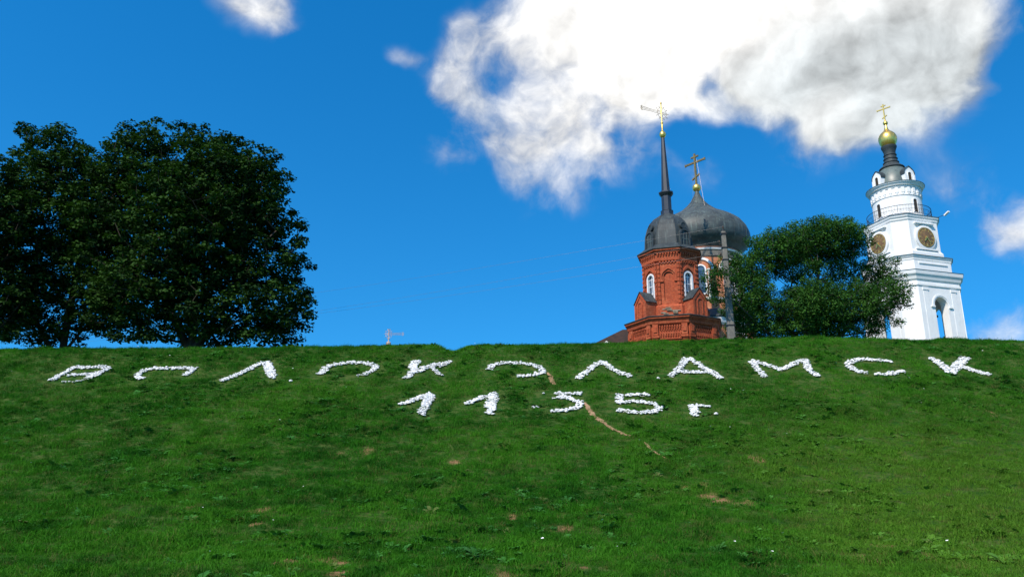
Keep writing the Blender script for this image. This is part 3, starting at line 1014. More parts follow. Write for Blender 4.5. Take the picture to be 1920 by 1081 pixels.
# upper octagon: real openings with reveals
mb = MB()
mb.loft([plan8(AU + 0.22, AU + 0.22, zr(19.3)), plan8(AU + 0.22, AU + 0.22, zr(20.5)), plan8(AU + 0.08, AU + 0.08, zr(20.75))])
mb.build('plinth', 'red_brick', RT)
WZ0, WZS, WHW = 21.35, 23.50, 0.56
mb = MB()
for k in range(8):
    arched_wall(mb, -SIDE / 2, SIDE / 2, zr(20.7), zr(25.2), 0, WHW if k % 2 == 0 else 0.47, zr(WZ0 if k % 2 == 0 else 21.1), zr(WZS), -0.42, 0, faceM(k, AU))
upper = mb.build('upper_wall', 'red_brick', RT)
mb = MB(); mb.loft([plan8(AU - 0.43, AU - 0.43, zr(25.0)), plan8(AU - 0.43, AU - 0.43, zr(25.19))]); mb.build('ceiling', 'dark_inside', RT)
for k in range(8):
    M = faceM(k, AU)
    if k % 2:
        m = MB(); m.extrude(arch(0, 0.50, zr(21.08), zr(WZS)), -0.36, -0.14, M)
        nb = m.build('blind_niche', 'red_brick', upper)
    else:
        wroot = None
        m = MB(); m.band(arch(0, WHW - 0.005, zr(WZ0 + 0.01), zr(WZS), 14), arch(0, WHW - 0.17, zr(WZ0 + 0.12), zr(WZS), 14), -0.24, 0.05, M)
        m.box(-WHW + 0.005, WHW - 0.005, -0.24, 0.10, zr(WZ0) - 0.1, zr(WZ0 + 0.12), M)
        w_ = m.build('window', 'window_paint', RT, smooth=30)
        m = MB()
        hw = WHW - 0.17
        m.box(-0.035, 0.035, -0.20, -0.13, zr(WZ0 + 0.12), zr(WZS) + hw, M)
        for zz in (22.1, 22.82, 23.5): m.box(-hw, hw, -0.195, -0.135, zr(zz) - 0.03, zr(zz) + 0.03, M)
        m.build('glazing_bar', 'window_paint', w_)
        for s in (-1, 1):
            for z0, z1 in ((WZ0 + 0.12, 22.07), (22.13, 22.79), (22.85, 23.47)):
                if k == 0 and s == -1 and z0 < 22: continue           # the missing pane
                m = MB(); m.box(0.035 if s > 0 else -hw, hw if s > 0 else -0.035, -0.175, -0.16, zr(z0), zr(z1), M)
                m.build('pane', 'glass', w_)
        m = MB(); m.extrude(arch(0, hw, zr(23.53), zr(23.54)), -0.175, -0.16, M); m.build('pane', 'glass', w_)
# hoods, impost blocks and pilasters of the upper octagon
for k in range(8):
    mb = MB()
    M = faceM(k, AU)
    hw = WHW if k % 2 == 0 else 0.47
    mb.band(arch(0, hw + 0.30, zr(23.1), zr(WZS), 16, 0.34), arch(0, hw + 0.15, zr(23.1), zr(WZS), 16, 0.18), 0, 0.11, M)
    for s in (-1, 1):
        mb.box(s * (hw + 0.2) - 0.14, s * (hw + 0.2) + 0.14, 0, 0.13, zr(22.96), zr(23.11), M)
    mb.build('hood_mould', 'red_brick', upper)
for k in range(8):
    M = faceM(k, AU)
    for s in (-1, 1):
        mb = MB()
        z = zr(20.78)
        i = 0
        while z < zr(24.85):
            d = 0.10 if i % 2 else 0.15
            mb.box(s * (SIDE / 2 - 0.12) - 0.11, s * (SIDE / 2 - 0.12) + 0.11, 0, d, z, z + 0.2, M)
            z += 0.215; i += 1
        mb.build('pilaster', 'red_brick', upper)
for k in range(8):
    mb = MB()
    M = faceM(k, AU)
    n_ = 6
    for i in range(n_):
        u = (-0.5 + (i + 0.5) / n_) * (SIDE - 0.3)
        mb.box(u - 0.08, u + 0.08, 0, 0.13, zr(24.86), zr(25.0), M)
        if i < n_ - 1: mb.box(u + 0.06, u + 0.2, 0, 0.09, zr(24.74), zr(24.86), M)
    mb.build('dentil_band', 'red_brick', upper)
    mb = MB()
    M2 = faceM(k, AU + 0.12)
    n_ = 8
    for i in range(n_):
        u = (-0.5 + (i + 0.5) / n_) * (SIDE + 0.02)
        mb.box(u - 0.075, u + 0.075, 0, 0.17, zr(25.60), zr(25.76), M2)
        mb.box(u - 0.05, u + 0.05, 0, 0.11, zr(25.46), zr(25.60), M2)
    mb.build('dentil_band', 'red_brick', upper)
mb = MB()
mb.loft([plan8(AU + 0.02, AU + 0.02, zr(24.99)), plan8(AU + 0.14, AU + 0.14, zr(25.05)), plan8(AU + 0.14, AU + 0.14, zr(25.78)), plan8(AU + 0.30, AU + 0.30, zr(25.80)), plan8(AU + 0.30, AU + 0.30, zr(25.92)),
         plan8(AU + 0.44, AU + 0.44, zr(26.0)), plan8(AU + 0.46, AU + 0.46, zr(26.18))])
mb.build('upper_cornice', 'red_brick', RT)
mb = MB()
mb.loft([plan8(AU + 0.54, AU + 0.54, zr(26.185)), plan8(AU + 0.54, AU + 0.54, zr(26.25)), plan8(AU + 0.12, AU + 0.12, zr(26.55)), plan8(2.26, 2.26, zr(26.9)), plan8(2.22, 2.22, zr(27.6)), plan8(2.12, 2.12, zr(28.3)),
         plan8(1.95, 1.95, zr(28.95)), plan8(1.70, 1.70, zr(29.5)), plan8(1.32, 1.32, zr(29.98)), plan8(0.88, 0.88, zr(30.3)), plan8(0.58, 0.58, zr(30.55))])
dome = mb.build('dome', 'roof_iron', RT)
mb = MB()
prof_d = [(2.26, 26.9), (2.22, 27.6), (2.12, 28.3), (1.95, 28.95), (1.70, 29.5), (1.32, 29.98), (0.88, 30.3), (0.58, 30.55)]
for k in range(8):                                              # raised ribs on the arrises
    ang = (k + 0.5) * PI / 4
    mb.tube([(a / math.cos(PI / 8) * math.cos(ang), a / math.cos(PI / 8) * math.sin(ang), zr(z)) for a, z in prof_d], 0.045, 6)
mb.build('rib', 'roof_iron', dome)
for k in range(0, 8, 2):                                        # round-headed dormers with a disc above
    M = faceM(k, 2.18)
    m = MB(); m.extrude(arch(0, 0.52, zr(26.75), zr(27.75), 12), -0.4, 0.22, M)
    dm = m.build('dormer', 'roof_iron', dome, smooth=30)
    m = MB(); m.band(arch(0, 0.62, zr(26.7), zr(27.75), 14, 0.1), arch(0, 0.46, zr(26.7), zr(27.75), 14), -0.1, 0.30, M)
    m.build('dormer_hood', 'roof_iron', dm)
    m = MB()
    for s in (-0.2, 0.2): m.box(s - 0.02, s + 0.02, 0.22, 0.25, zr(26.75), zr(28.0), M)
    m.box(-0.45, 0.45, 0.22, 0.25, zr(27.3), zr(27.36), M)
    m.build('seam', 'belfry_roof', dm)
    m = MB()
    Md = M @ Matrix.Translation((0, -0.12, zr(28.78))) @ Matrix.Rotation(-PI / 2, 4, 'X')
    m.lathe([(0.34, -0.2), (0.34, 0.22), (0.26, 0.24), (0.25, 0.20)], 18, Md)
    m.build('disc', 'roof_iron', dm, smooth=30)
mb = MB()
mb.loft([plan8(0.60, 0.60, zr(30.45)), plan8(0.60, 0.60, zr(30.92)), plan8(0.62, 0.62, zr(30.96)), plan8(0.47, 0.47, zr(31.04)), plan8(0.47, 0.47, zr(32.55)), plan8(0.54, 0.54, zr(32.62)), plan8(0.70, 0.70, zr(32.86)), plan8(0.70, 0.70, zr(32.98)), plan8(0.42, 0.42, zr(33.08)), plan8(0.17, 0.17, zr(39.1))])
spire = mb.build('spire', 'spire_paint', RT)
mb = MB(); mb.lathe([(0.18, zr(39.05)), (0.24, zr(39.15)), (0.33, zr(39.32)), (0.345, zr(39.48)), (0.27, zr(39.68)), (0.13, zr(39.82)), (0.09, zr(39.95))], 20)
mb.build('finial', 'gold', RT, smooth=60)
ornate_cross(RT, zr(39.9), 3.25, True, 'gold', 'old_gold', R(61.3) + R(27), 2.65, 0.68)
# gabled blocks at the foot of the window faces
for k in range(0, 8, 2):
    M = faceM(k, AU)
    gz = 0.0
    m = MB()
    m.extrude([(-0.86, zr(19.3)), (-0.86, zr(21.05)), (0, zr(22.05)), (0.86, zr(21.05)), (0.86, zr(19.3))], 0.1, 1.38, M)
    gb = m.build('gable_block', 'red_brick', RT)
    m = MB()
    m.band([(-0.98, zr(20.96)), (0, zr(22.12)), (0.98, zr(20.96))], [(-0.9, zr(21.0)), (0, zr(22.055)), (0.9, zr(21.0))], 0.02, 1.46, M)
    m.build('gable_roof', 'roof_iron', gb)
    m = MB()
    m.band(arch(0, 0.34, zr(19.6), zr(20.75), 10), arch(0, 0.25, zr(19.6), zr(20.75), 10), 1.38, 1.44, M)
    for s in (-1, 1): m.box(s * 0.74 - 0.1, s * 0.74 + 0.1, 1.38, 1.45, zr(19.3), zr(20.85), M)
    m.band([(-0.84, zr(20.86)), (0, zr(21.88)), (0.84, zr(20.86))], [(-0.62, zr(20.86)), (0, zr(21.62)), (0.62, zr(20.86))], 1.38, 1.44, M)
    m.build('gable_trim', 'red_brick', gb)
# the fallen stonework under the blind niche
m = MB()
for i in range(14):
    u, z = random.uniform(-0.75, 0.75), random.uniform(19.55, 20.4)
    m.box(u - 0.22, u + 0.22, 0.10, 0.24 + random.uniform(0.02, 0.1), zr(z), zr(z) + 0.09, faceM(7, AU))
m.build('worn_stone', 'old_stone', RT)

# ------------------------------------------------------------------ domed church behind
CH = empty('domed_church', (21.9, 88, GZ), R(-61.3), label='orange brick church drum with white trim under a big grey onion dome', cat='church')
mb = MB()
mb.lathe([(4.2, zr(30.2)), (4.62, zr(30.62)), (4.75, zr(30.85)), (4.9, zr(31.0)), (5.34, zr(31.35)), (5.53, zr(31.8)), (5.60, zr(32.35)), (5.55, zr(32.9)), (5.32, zr(33.5)), (4.86, zr(34.12)), (4.15, zr(34.72)), (3.2, zr(35.25)), (2.45, zr(35.68)), (1.85, zr(36.15)),
          (1.28, zr(36.65)), (0.82, zr(37.2)), (0.50, zr(37.8)), (0.28, zr(38.35)), (0.22, zr(38.6))], 64)
on = mb.build('onion_dome', 'onion_iron', CH, smooth=60)
mb = MB()
prof_o = [(5.36, 31.35), (5.55, 31.8), (5.62, 32.35), (5.57, 32.9), (5.34, 33.5), (4.88, 34.12), (4.17, 34.72), (3.22, 35.25), (2.47, 35.68), (1.87, 36.15), (1.30, 36.65), (0.84, 37.2), (0.52, 37.8)]
for k in range(16):
    a = 2 * PI * k / 16
    mb.tube([(r_ * math.cos(a), r_ * math.sin(a), zr(z)) for r_, z in prof_o], 0.016, 4)
mb.build('seam', 'onion_iron', on)
mb = MB(); mb.ball((0, 0, zr(39.05)), 0.50, 20); mb.lathe([(0.26, zr(38.4)), (0.2, zr(38.6))], 12)
mb.build('finial', 'gold', CH, smooth=60)
orthodox_cross(CH, zr(39.4), 4.05, 1.42, R(61.3) - R(50), 'old_gold', 0.10)
mb = MB()
mb.tube([(0.9, -0.55, zr(42.3)), (2.4, -1.2, zr(35.75))], 0.012, 4); mb.tube([(-0.9, 0.55, zr(42.3)), (-2.4, 1.2, zr(35.75))], 0.012, 4)
mb.build('guy_wire', 'pale_metal', CH)
mb = MB(); mb.lathe([(4.35, zr(22.9)), (4.35, zr(30.4))], 56)
dr = mb.build('drum', 'orange_brick', CH, smooth=30)
mb = MB(); mb.lathe([(4.36, zr(29.85)), (4.56, zr(29.9)), (4.62, zr(30.08)), (4.36, zr(30.12))], 56); mb.build('white_band', 'white_trim', dr, smooth=30)
mb = MB(); mb.lathe([(4.36, zr(29.1)), (4.48, zr(29.2)), (4.52, zr(29.75)), (4.36, zr(29.84))], 56); mb.build('grey_band', 'concrete', dr, smooth=30)
mb = MB(); mb.lathe([(4.36, zr(24.15)), (4.52, zr(24.2)), (4.52, zr(24.42)), (4.36, zr(24.5))], 56); mb.build('white_band', 'white_trim', dr, smooth=30)
for k in range(8):
    M = faceM(k, 4.33)
    m = MB(); m.band(arch(0, 0.62, zr(24.9), zr(27.6), 14), arch(0, 0.46, zr(24.9), zr(27.6), 14), -0.05, 0.14, M); m.box(-0.68, 0.68, -0.1, 0.2, zr(24.78), zr(24.9), M)
    w_ = m.build('window', 'white_trim', CH)
    m = MB(); m.extrude(arch(0, 0.46, zr(24.9), zr(27.6), 12), -0.05, 0.035, M); m.build('pane', 'glass', w_)
    m = MB(); m.band(arch(0, 1.42, zr(27.55), zr(27.6), 18), arch(0, 1.16, zr(27.55), zr(27.6), 18), -0.45, 0.13, M)
    m.build('arch_moulding', 'white_trim', w_)
for k in range(16):
    ang = (k + 0.5) * PI / 8 + 0.0
    M = Matrix.Rotation(ang - PI / 2, 4, 'Z') @ Matrix.Translation((0, 4.35, 0))
    m = MB(); m.lathe_at((0, 0.05, 0), [(0.11, zr(24.5)), (0.11, zr(27.45)), (0.19, zr(27.5)), (0.19, zr(27.66)), (0.1, zr(27.7))], 10, M)
    m.build('colonnette', 'white_trim', dr, smooth=30)
mb = MB(); mb.loft([plan8(5.3, 5.6, zr(22.0)), plan8(5.3, 5.6, zr(22.2)), plan8(4.4, 4.6, zr(23.1))]); mb.build('skirt_roof', 'roof_iron', CH)
mb = MB(); mb.loft([plan8(4.9, 5.2, zr(9.0)), plan8(4.9, 5.2, zr(21.6))]); bd = mb.build('lower_wall', 'orange_brick', CH)
mb = MB(); mb.loft([plan8(4.92, 5.22, zr(21.2)), plan8(5.1, 5.4, zr(21.4)), plan8(5.2, 5.5, zr(21.95))]); mb.build('white_cornice', 'white_trim', bd)
for k in range(8):
    M = faceM(k, 4.9 if k % 2 == 0 else 5.2)
    m = MB(); m.band(arch(0, 1.35, zr(17.0), zr(19.3), 16, 0.12), arch(0, 1.05, zr(17.0), zr(19.3), 16, 0.1), -0.02, 0.16, M)
    m.build('arch_moulding', 'white_trim', bd)
# low aisle roof to the left of the tower
AN = empty('church_annex', (11.2, 80.5, GZ), R(-16.3), label='dark sloping annex roof with white gable trim left of the brick tower foot', cat='annex')
mb = MB(); mb.box(-3.3, 3.6, -3.2, 3.2, zr(9), zr(17.35)); mb.build('wall', 'red_brick', AN)
mb = MB()
mb.loft([[(-3.7, -3.6, zr(17.3)), (3.6, -3.6, zr(17.3)), (3.6, 3.6, zr(17.3)), (-3.7, 3.6, zr(17.3))], [(-3.7, -3.6, zr(17.4)), (3.6, -3.6, zr(17.4)), (3.6, 3.6, zr(17.4)), (-3.7, 3.6, zr(17.4))],
         [(0.2, -0.05, zr(20.1)), (3.6, -0.05, zr(20.1)), (3.6, 0.05, zr(20.1)), (0.2, 0.05, zr(20.1))]])
mb.build('roof', 'rusty_roof', AN)
mb = MB(); mb.extrude([(-1.75, zr(17.3)), (-1.7, zr(17.75)), (-1.3, zr(17.9)), (-0.9, zr(18.25)), (-0.45, zr(17.9)), (-0.1, zr(17.75)), (-0.05, zr(17.3))], -3.75, -3.5); mb.build('white_gable', 'white_trim', AN)

# ------------------------------------------------------------------ white bell tower
BT = empty('bell_tower', (46.4, 90, GZ), R(-72.3), label='tall white plastered bell tower with clocks, balcony and small golden dome', cat='tower')


def oct_loft(name, rows, mat, parent, **kw):
    """rows of (corner flat distance b, z); the main flats follow so that the chamfers keep their width"""
    m = MB()
    m.loft([plan8((b + 0.93) / math.sqrt(2), b, zr(z)) for b, z in rows])
    return m.build(name, mat, parent, **kw)


def afl(b): return (b + 0.93) / math.sqrt(2)


# bell tier: hollow, open on its four main sides
BB = 5.10
BA = afl(BB)
mb = MB()
TH = 0.95
side_m = 2 * (BB * math.sqrt(2) - BA)          # length of a main flat
side_c = 2 * (BA * math.sqrt(2) - BB)          # length of a chamfer
for k in range(8):
    if k % 2 == 0:
        arched_wall(mb, -side_m / 2, side_m / 2, zr(9), zr(26.7), 0, 0.92, zr(17.0), zr(24.15), -TH, 0, faceM(k, BA), 16)
    else:
        mb.box(-side_c / 2 - 0.05, side_c / 2 + 0.05, -1.3, -0.001, zr(9), zr(26.7), faceM(k, BB))
tier = mb.build('bell_tier_wall', 'white_plaster', BT)
mb = MB()
mb.loft([plan8(BA - 0.9, BB - 1.2, zr(26.3)), plan8(BA - 0.9, BB - 1.2, zr(26.69))]); mb.loft([plan8(BA - 0.9, BB - 1.2, zr(16.6)), plan8(BA - 0.9, BB - 1.2, zr(17.0))])
mb.build('floor_slab', 'concrete', tier)
for k in range(0, 8, 2):
    M = faceM(k, BA)
    m = MB(); m.band(arch(0, 1.25, zr(24.0), zr(24.15), 16), arch(0, 1.05, zr(24.0), zr(24.15), 16), 0, 0.05, M)
    m.box(-1.5, -0.98, 0, 0.14, zr(23.85), zr(24.0), M); m.box(0.98, 1.5, 0, 0.14, zr(23.85), zr(24.0), M)
    m.build('arch_moulding', 'white_plaster', tier)
    m = MB()
    for s in (-1, 1):
        m.box(s * 1.95 - 0.33, s * 1.95 + 0.33, 0, 0.035, zr(12), zr(25.75), M)
        m.box(s * 1.95 - 0.40, s * 1.95 + 0.40, 0, 0.09, zr(25.75), zr(26.05), M)
    m.build('pilaster', 'white_plaster', tier)
oct_loft('main_cornice', [(BB + 0.02, 26.15), (BB + 0.14, 26.25), (BB + 0.14, 26.5), (BB + 0.04, 26.55), (BB + 0.04, 26.8), (BB + 0.2, 26.95), (BB + 0.3, 27.25), (BB + 0.5, 27.5), (BB + 0.56, 27.8), (BB + 0.56, 27.92)], 'white_plaster', BT)
oct_loft('cornice_roof', [(BB + 0.62, 27.925), (BB + 0.62, 27.97), (4.7, 28.25)], 'belfry_roof', BT)
oct_loft('attic', [(4.62, 28.0), (4.62, 29.35), (4.68, 29.4), (4.68, 29.55), (4.82, 29.75), (4.86, 29.88)], 'white_plaster', BT)
oct_loft('attic_roof', [(4.92, 29.885), (4.92, 29.93), (4.1, 30.2)], 'belfry_roof', BT)
CB = 3.82
CA = afl(CB)
clock_t = oct_loft('clock_tier_wall', [(4.06, 30.0), (4.06, 30.55), (3.92, 30.7), (CB, 30.85), (CB, 34.6)], 'white_plaster', BT)
for k in range(0, 8, 2):
    M = faceM(k, afl(4.62))
    m = MB(); m.box(-2.0, 2.0, 0, 0.09, zr(28.95), zr(29.12), M); m.build('string_course', 'white_plaster', BT)
    M = faceM(k, CA)
    m = MB()
    m.box(-1.55, 1.55, 0, 0.20, zr(30.86), zr(31.0), M); m.box(-1.5, 1.5, 0, 0.10, zr(30.62), zr(30.74), M)
    m.box(-1.35, 1.35, 0, 0.30, zr(33.98), zr(34.12), M); m.box(-1.25, 1.25, 0, 0.20, zr(33.84), zr(33.98), M)
    m.build('string_course', 'white_plaster', clock_t)
    Mc = M @ Matrix.Translation((0, 0, zr(32.35))) @ Matrix.Rotation(-PI / 2, 4, 'X')
    m = MB(); m.lathe([(1.48, 0), (1.48, 0.17), (1.30, 0.22), (1.22, 0.22), (1.22, 0.0)], 40, Mc)
    m.build('clock_surround', 'white_plaster', clock_t, smooth=30)
    m = MB(); m.lathe([(1.23, 0.10), (1.23, 0.20), (1.16, 0.24)], 40, Mc)
    ck = m.build('clock', 'clock_face', BT, smooth=30)
    m = MB()
    for i in range(12):                                        # hour marks
        a = 2 * PI * i / 12
        Mi = Mc @ Matrix.Rotation(a, 4, 'Z')
        m.box(-0.05 if i % 3 else -0.10, 0.05 if i % 3 else 0.10, 0.76, 1.06, 0.241, 0.262, Mi)
    m.lathe([(1.15, 0.241), (1.15, 0.275), (1.08, 0.275), (1.08, 0.241)], 40, Mc, cap=False)
    m.build('dial_mark', 'clock_gold', ck)
    for a, L, wd in ((R(35), 0.62, 0.07), (R(-38), 0.92, 0.05)):
        m = MB(); m.extrude([(-wd, -0.12), (-wd * 1.3, L * 0.7), (0, L), (wd * 1.3, L * 0.7), (wd, -0.12)], 0.28, 0.31, Mc @ Matrix.Rotation(a, 4, 'Z') @ Matrix(((1, 0, 0, 0), (0, 0, 1, 0), (0, 1, 0, 0), (0, 0, 0, 1))))
        m.build('clock_hand', 'gold', ck)
    m = MB(); m.lathe([(0.12, 0.24), (0.12, 0.34), (0.05, 0.36)], 14, Mc); m.build('hub', 'gold', ck)
oct_loft('balcony', [(CB + 0.03, 34.35), (CB + 0.12, 34.5), (CB + 0.12, 34.62), (CB + 0.26, 34.8), (CB + 0.30, 35.0)], 'white_plaster', BT)
oct_loft('balcony_roof', [(CB + 0.36, 35.005), (CB + 0.36, 35.06), (2.9, 35.2)], 'belfry_roof', BT)
# round drum
DR = 2.72
mb = MB()
mb.lathe([(DR + 0.1, zr(35.1)), (DR + 0.1, zr(35.65)), (DR, zr(35.75)), (DR, zr(37.85)), (DR + 0.07, zr(37.9)), (DR + 0.07, zr(38.0)), (DR + 0.02, zr(38.03)), (DR + 0.02, zr(38.86)), (DR + 0.12, zr(38.9)), (DR + 0.14, zr(39.05)), (DR + 0.28, zr(39.12)), (DR + 0.36, zr(39.3)), (DR + 0.48, zr(39.42)), (DR + 0.50, zr(39.52))], 72)
drum = mb.build('drum', 'white_plaster', BT, smooth=25)
mb = MB(); mb.lathe([(DR + 0.55, zr(39.525)), (DR + 0.55, zr(39.57)), (2.2, zr(39.9))], 72); mb.build('drum_roof', 'belfry_roof', BT, smooth=25)
mb = MB()
for i in range(26):
    a = 2 * PI * i / 26
    M = Matrix.Rotation(a - PI / 2, 4, 'Z') @ Matrix.Translation((0, DR, 0))
    mb.box(-0.17, 0.17, 0, 0.12, zr(38.24), zr(38.86), M)
    mb.box(-0.12, 0.12, 0, 0.10, zr(38.03), zr(38.2), M)
mb.build('frieze_block', 'white_plaster', drum)
for k in range(8):
    M = Matrix.Rotation((k + 0.0) * PI / 4 - PI / 2, 4, 'Z') @ Matrix.Translation((0, DR, 0))
    if k % 2 == 0:
        m = MB(); m.band(arch(0, 0.36, zr(35.8), zr(37.15), 10), arch(0, 0.26, zr(35.8), zr(37.15), 10), -0.1, 0.09, M)
        w_ = m.build('window', 'white_plaster', BT)
        m = MB(); m.extrude(arch(0, 0.265, zr(35.8), zr(37.15), 10), -0.05, 0.02, M); m.build('pane', 'dark_inside', w_)
# railing
mb = MB()
RR = 3.50
for z, r_ in ((36.38, 0.035), (35.35, 0.025), (35.9, 0.018)):
    mb.tube([(RR * math.cos(2 * PI * i / 48), RR * math.sin(2 * PI * i / 48), zr(z)) for i in range(49)], r_, 5)
rail = mb.build('railing', 'dark_iron', BT)
mb = MB()
for i in range(72):
    a = 2 * PI * i / 72
    q = (RR * math.cos(a), RR * math.sin(a))
    mb.tube([(q[0], q[1], zr(35.05)), (q[0], q[1], zr(36.38))], 0.03 if i % 9 == 0 else 0.013, 4)
    if i % 3 == 1:
        ring_ = []
        for j in range(9):
            t_ = 2 * PI * j / 8
            aa = a + 0.045 * math.cos(t_)
            ring_.append((RR * math.cos(aa), RR * math.sin(aa), zr(35.65) + 0.16 * math.sin(t_)))
        mb.tube(ring_, 0.014, 4)
mb.build('baluster', 'dark_iron', rail)
# roof of the drum: bell-shaped cap, ringed neck, golden dome
mb = MB(); mb.lathe([(2.25, zr(39.6)), (2.23, zr(40.1)), (2.08, zr(40.75)), (1.82, zr(41.4)), (1.45, zr(42.0)), (1.28, zr(42.3))], 48)
cap_ = mb.build('cap_roof', 'belfry_roof', BT, smooth=40)
mb = MB()
mb.lathe([(1.42, zr(42.28)), (1.46, zr(42.36)), (1.40, zr(42.46)), (1.05, zr(42.72)), (0.84, zr(43.05)), (0.92, zr(43.1)), (0.92, zr(43.17)), (0.78, zr(43.22)), (0.74, zr(43.55)), (0.82, zr(43.6)), (0.82, zr(43.67)), (0.71, zr(43.72)), (0.68, zr(44.05)), (0.76, zr(44.1)), (0.76, zr(44.17)),
          (0.67, zr(44.22)), (0.68, zr(44.6)), (0.80, zr(44.95)), (0.90, zr(45.2)), (0.90, zr(45.32)), (0.72, zr(45.4))], 36)
mb.build('ringed_neck', 'roof_iron', BT, smooth=25)
mb = MB()
mb.lathe([(0.70, zr(45.35)), (0.84, zr(45.55)), (1.00, zr(45.9)), (1.07, zr(46.3)), (1.04, zr(46.62)), (0.90, zr(46.95)), (0.66, zr(47.22)), (0.42, zr(47.42)), (0.26, zr(47.65)), (0.17, zr(48.0)), (0.13, zr(48.35))], 40)
mb.build('gold_dome', 'gold', BT, smooth=60)
mb = MB(); mb.ball((0, 0, zr(48.55)), 0.29, 18); mb.lathe([(0.13, zr(48.3)), (0.1, zr(49.0))], 12)
mb.build('finial', 'gold', BT, smooth=60)
orthodox_cross(BT, zr(48.8), 2.35, 0.80, R(72.3) - R(48), 'gold', 0.065)
for k in range(0, 8, 2):                                        # white dormers round the cap
    M = Matrix.Rotation(k * PI / 4 - PI / 2, 4, 'Z') @ Matrix.Translation((0, 2.05, 0))
    m = MB(); m.extrude(arch(0, 0.72, zr(39.58), zr(40.75), 14, 0.22), -0.9, 0.45, M)
    dm = m.build('dormer', 'white_plaster', cap_, smooth=30)
    m = MB(); m.band(arch(0, 0.79, zr(40.65), zr(40.75), 16, 0.24), arch(0, 0.725, zr(40.65), zr(40.75), 16, 0.22), -0.9, 0.52, M)
    m.build('dormer_roof', 'roof_iron', dm)
    m = MB(); m.band(arch(0, 0.34, zr(39.85), zr(40.65), 10), arch(0, 0.24, zr(39.85), zr(40.65), 10), 0.45, 0.53, M)
    for s in (-1, 1): m.box(s * 0.6 - 0.12, s * 0.6 + 0.12, 0.45, 0.55, zr(39.6), zr(40.6), M)
    m.build('dormer_trim', 'white_plaster', dm)
    m = MB(); m.extrude(arch(0, 0.245, zr(39.85), zr(40.65), 10), 0.40, 0.465, M)
    m.build('dormer_shutter', 'bark', dm)
# floodlight arm at the balcony corner
Mb = faceM(0, CA + 0.2)
m = MB(); m.tube([(1.95, 0.1, zr(34.95)), (2.25, 0.9, zr(35.05))], 0.03, 5, Mb); fl = m.build('lamp_bracket', 'dark_iron', BT)
m = MB(); m.box(-0.12, 0.12, -0.35, 0.35, -0.06, 0.09, Mb @ Matrix.Translation((2.32, 1.15, zr(35.12))) @ Matrix.Rotation(R(22), 4, 'X')); m.build('floodlight', 'white_plaster', fl)
# a bell hanging in the open tier
BE = empty('church_bell', (46.4, 90, 22.0), 0.0, label='dark bronze bell hanging inside the open tier of the white tower', cat='bell')
mb = MB(); mb.lathe([(0.95, 0), (0.98, 0.08), (0.82, 0.35), (0.66, 0.8), (0.58, 1.2), (0.45, 1.42), (0.15, 1.5)], 28); mb.build('bell_body', 'bronze', BE, smooth=40)
mb = MB(); mb.box(-2.9, 2.9, -0.12, 0.12, 1.75, 2.0); mb.tube([(0, 0, 1.45), (0, 0, 1.8)], 0.07, 6); mb.build('beam', 'bark', BE)
mb = MB(); mb.tube([(0, 0, 1.3), (0, 0, 0.1)], 0.03, 6); mb.ball((0, 0, -0.02), 0.12, 10); mb.build('clapper', 'dark_iron', BE)

# ------------------------------------------------------------------ cross beyond the crest
q = at(728.5, 640, 62)
gz = height(q.x, 62)
LC = empty('memorial_cross', (q.x, 62, gz - 0.2), 0.0, label='pale openwork metal cross peeping over the grassy crest beside the maples', cat='cross')
hz = q.z - gz + 0.2
mb = MB(); mb.lathe([(0.45, 0), (0.45, 0.5), (0.16, 0.7), (0.11, hz - 0.35), (0.2, hz - 0.25), (0.2, hz - 0.1), (0.1, hz)], 12); mb.build('post', 'pale_metal', LC, smooth=30)
cr = ornate_cross(LC, hz - 0.05, 2.0, False, 'pale_metal', 'pale_metal', 0.0, 2.2, 0.50, 0.54)

# ------------------------------------------------------------------ utility pole and its wires
pb = at(1372, 640, 47.5)
gz = height(pb.x, 47.5)
pt = at(1358.5, 434, 47.5)
UP = empty('utility_pole', (pb.x, 47.5, gz - 0.3), 0.0, label='grey concrete utility pole with iron top in front of the church', cat='pole')
H = pt.z - gz + 0.3
mb = MB()
mb.loft([[(sx * r_, sy * r_ * 0.85, z) for sx, sy in ((-1, -0.75), (-0.75, -1), (0.75, -1), (1, -0.75), (1, 0.75), (0.75, 1), (-0.75, 1), (-1, 0.75))] for r_, z in ((0.23, 0), (0.215, 2.2), (0.20, 2.25), (0.13, H))])
shaft = mb.build('shaft', 'concrete', UP)
mb = MB(); mb.box(-0.17, 0.17, -0.15, 0.15, H - 0.22, H - 0.12); mb.box(-0.185, 0.185, -0.165, 0.165, H - 1.9, H - 1.85); mb.box(-0.19, 0.19, -0.17, 0.17, H - 1.1, H - 1.06); mb.box(-0.245, 0.245, -0.215, 0.215, 2.18, 2.24)
mb.build('strap', 'dark_iron', UP)
mb = MB(); mb.tube([(0, 0, H - 0.05), (0, 0, H + 0.32)], 0.05, 6); mb.build('top_pin', 'dark_iron', UP)
wire_pts = []
for (x, z) in ((0.0, H + 0.22), (-0.3, H - 0.75), (-0.27, H - 1.55)):
    mb = MB()
    if x: mb.tube([(-0.12, 0, z - 0.1), (x, 0, z - 0.1), (x, 0, z + 0.02)], 0.022, 5)
    mb.lathe_at((x, 0, z), [(0.05, -0.02), (0.075, 0.02), (0.05, 0.05), (0.07, 0.09), (0.045, 0.14), (0.03, 0.16)], 10)
    mb.build('insulator', 'porcelain', UP, smooth=40)
    wire_pts.append(UP.location + Vector((x, 0, z + 0.1)))
ends = [((560, 553), 'uppermost'), ((560, 588), 'middle'), ((560, 592), 'lowest')]
mids = [(1140, 466), (1140, 499), (1140, 513)]
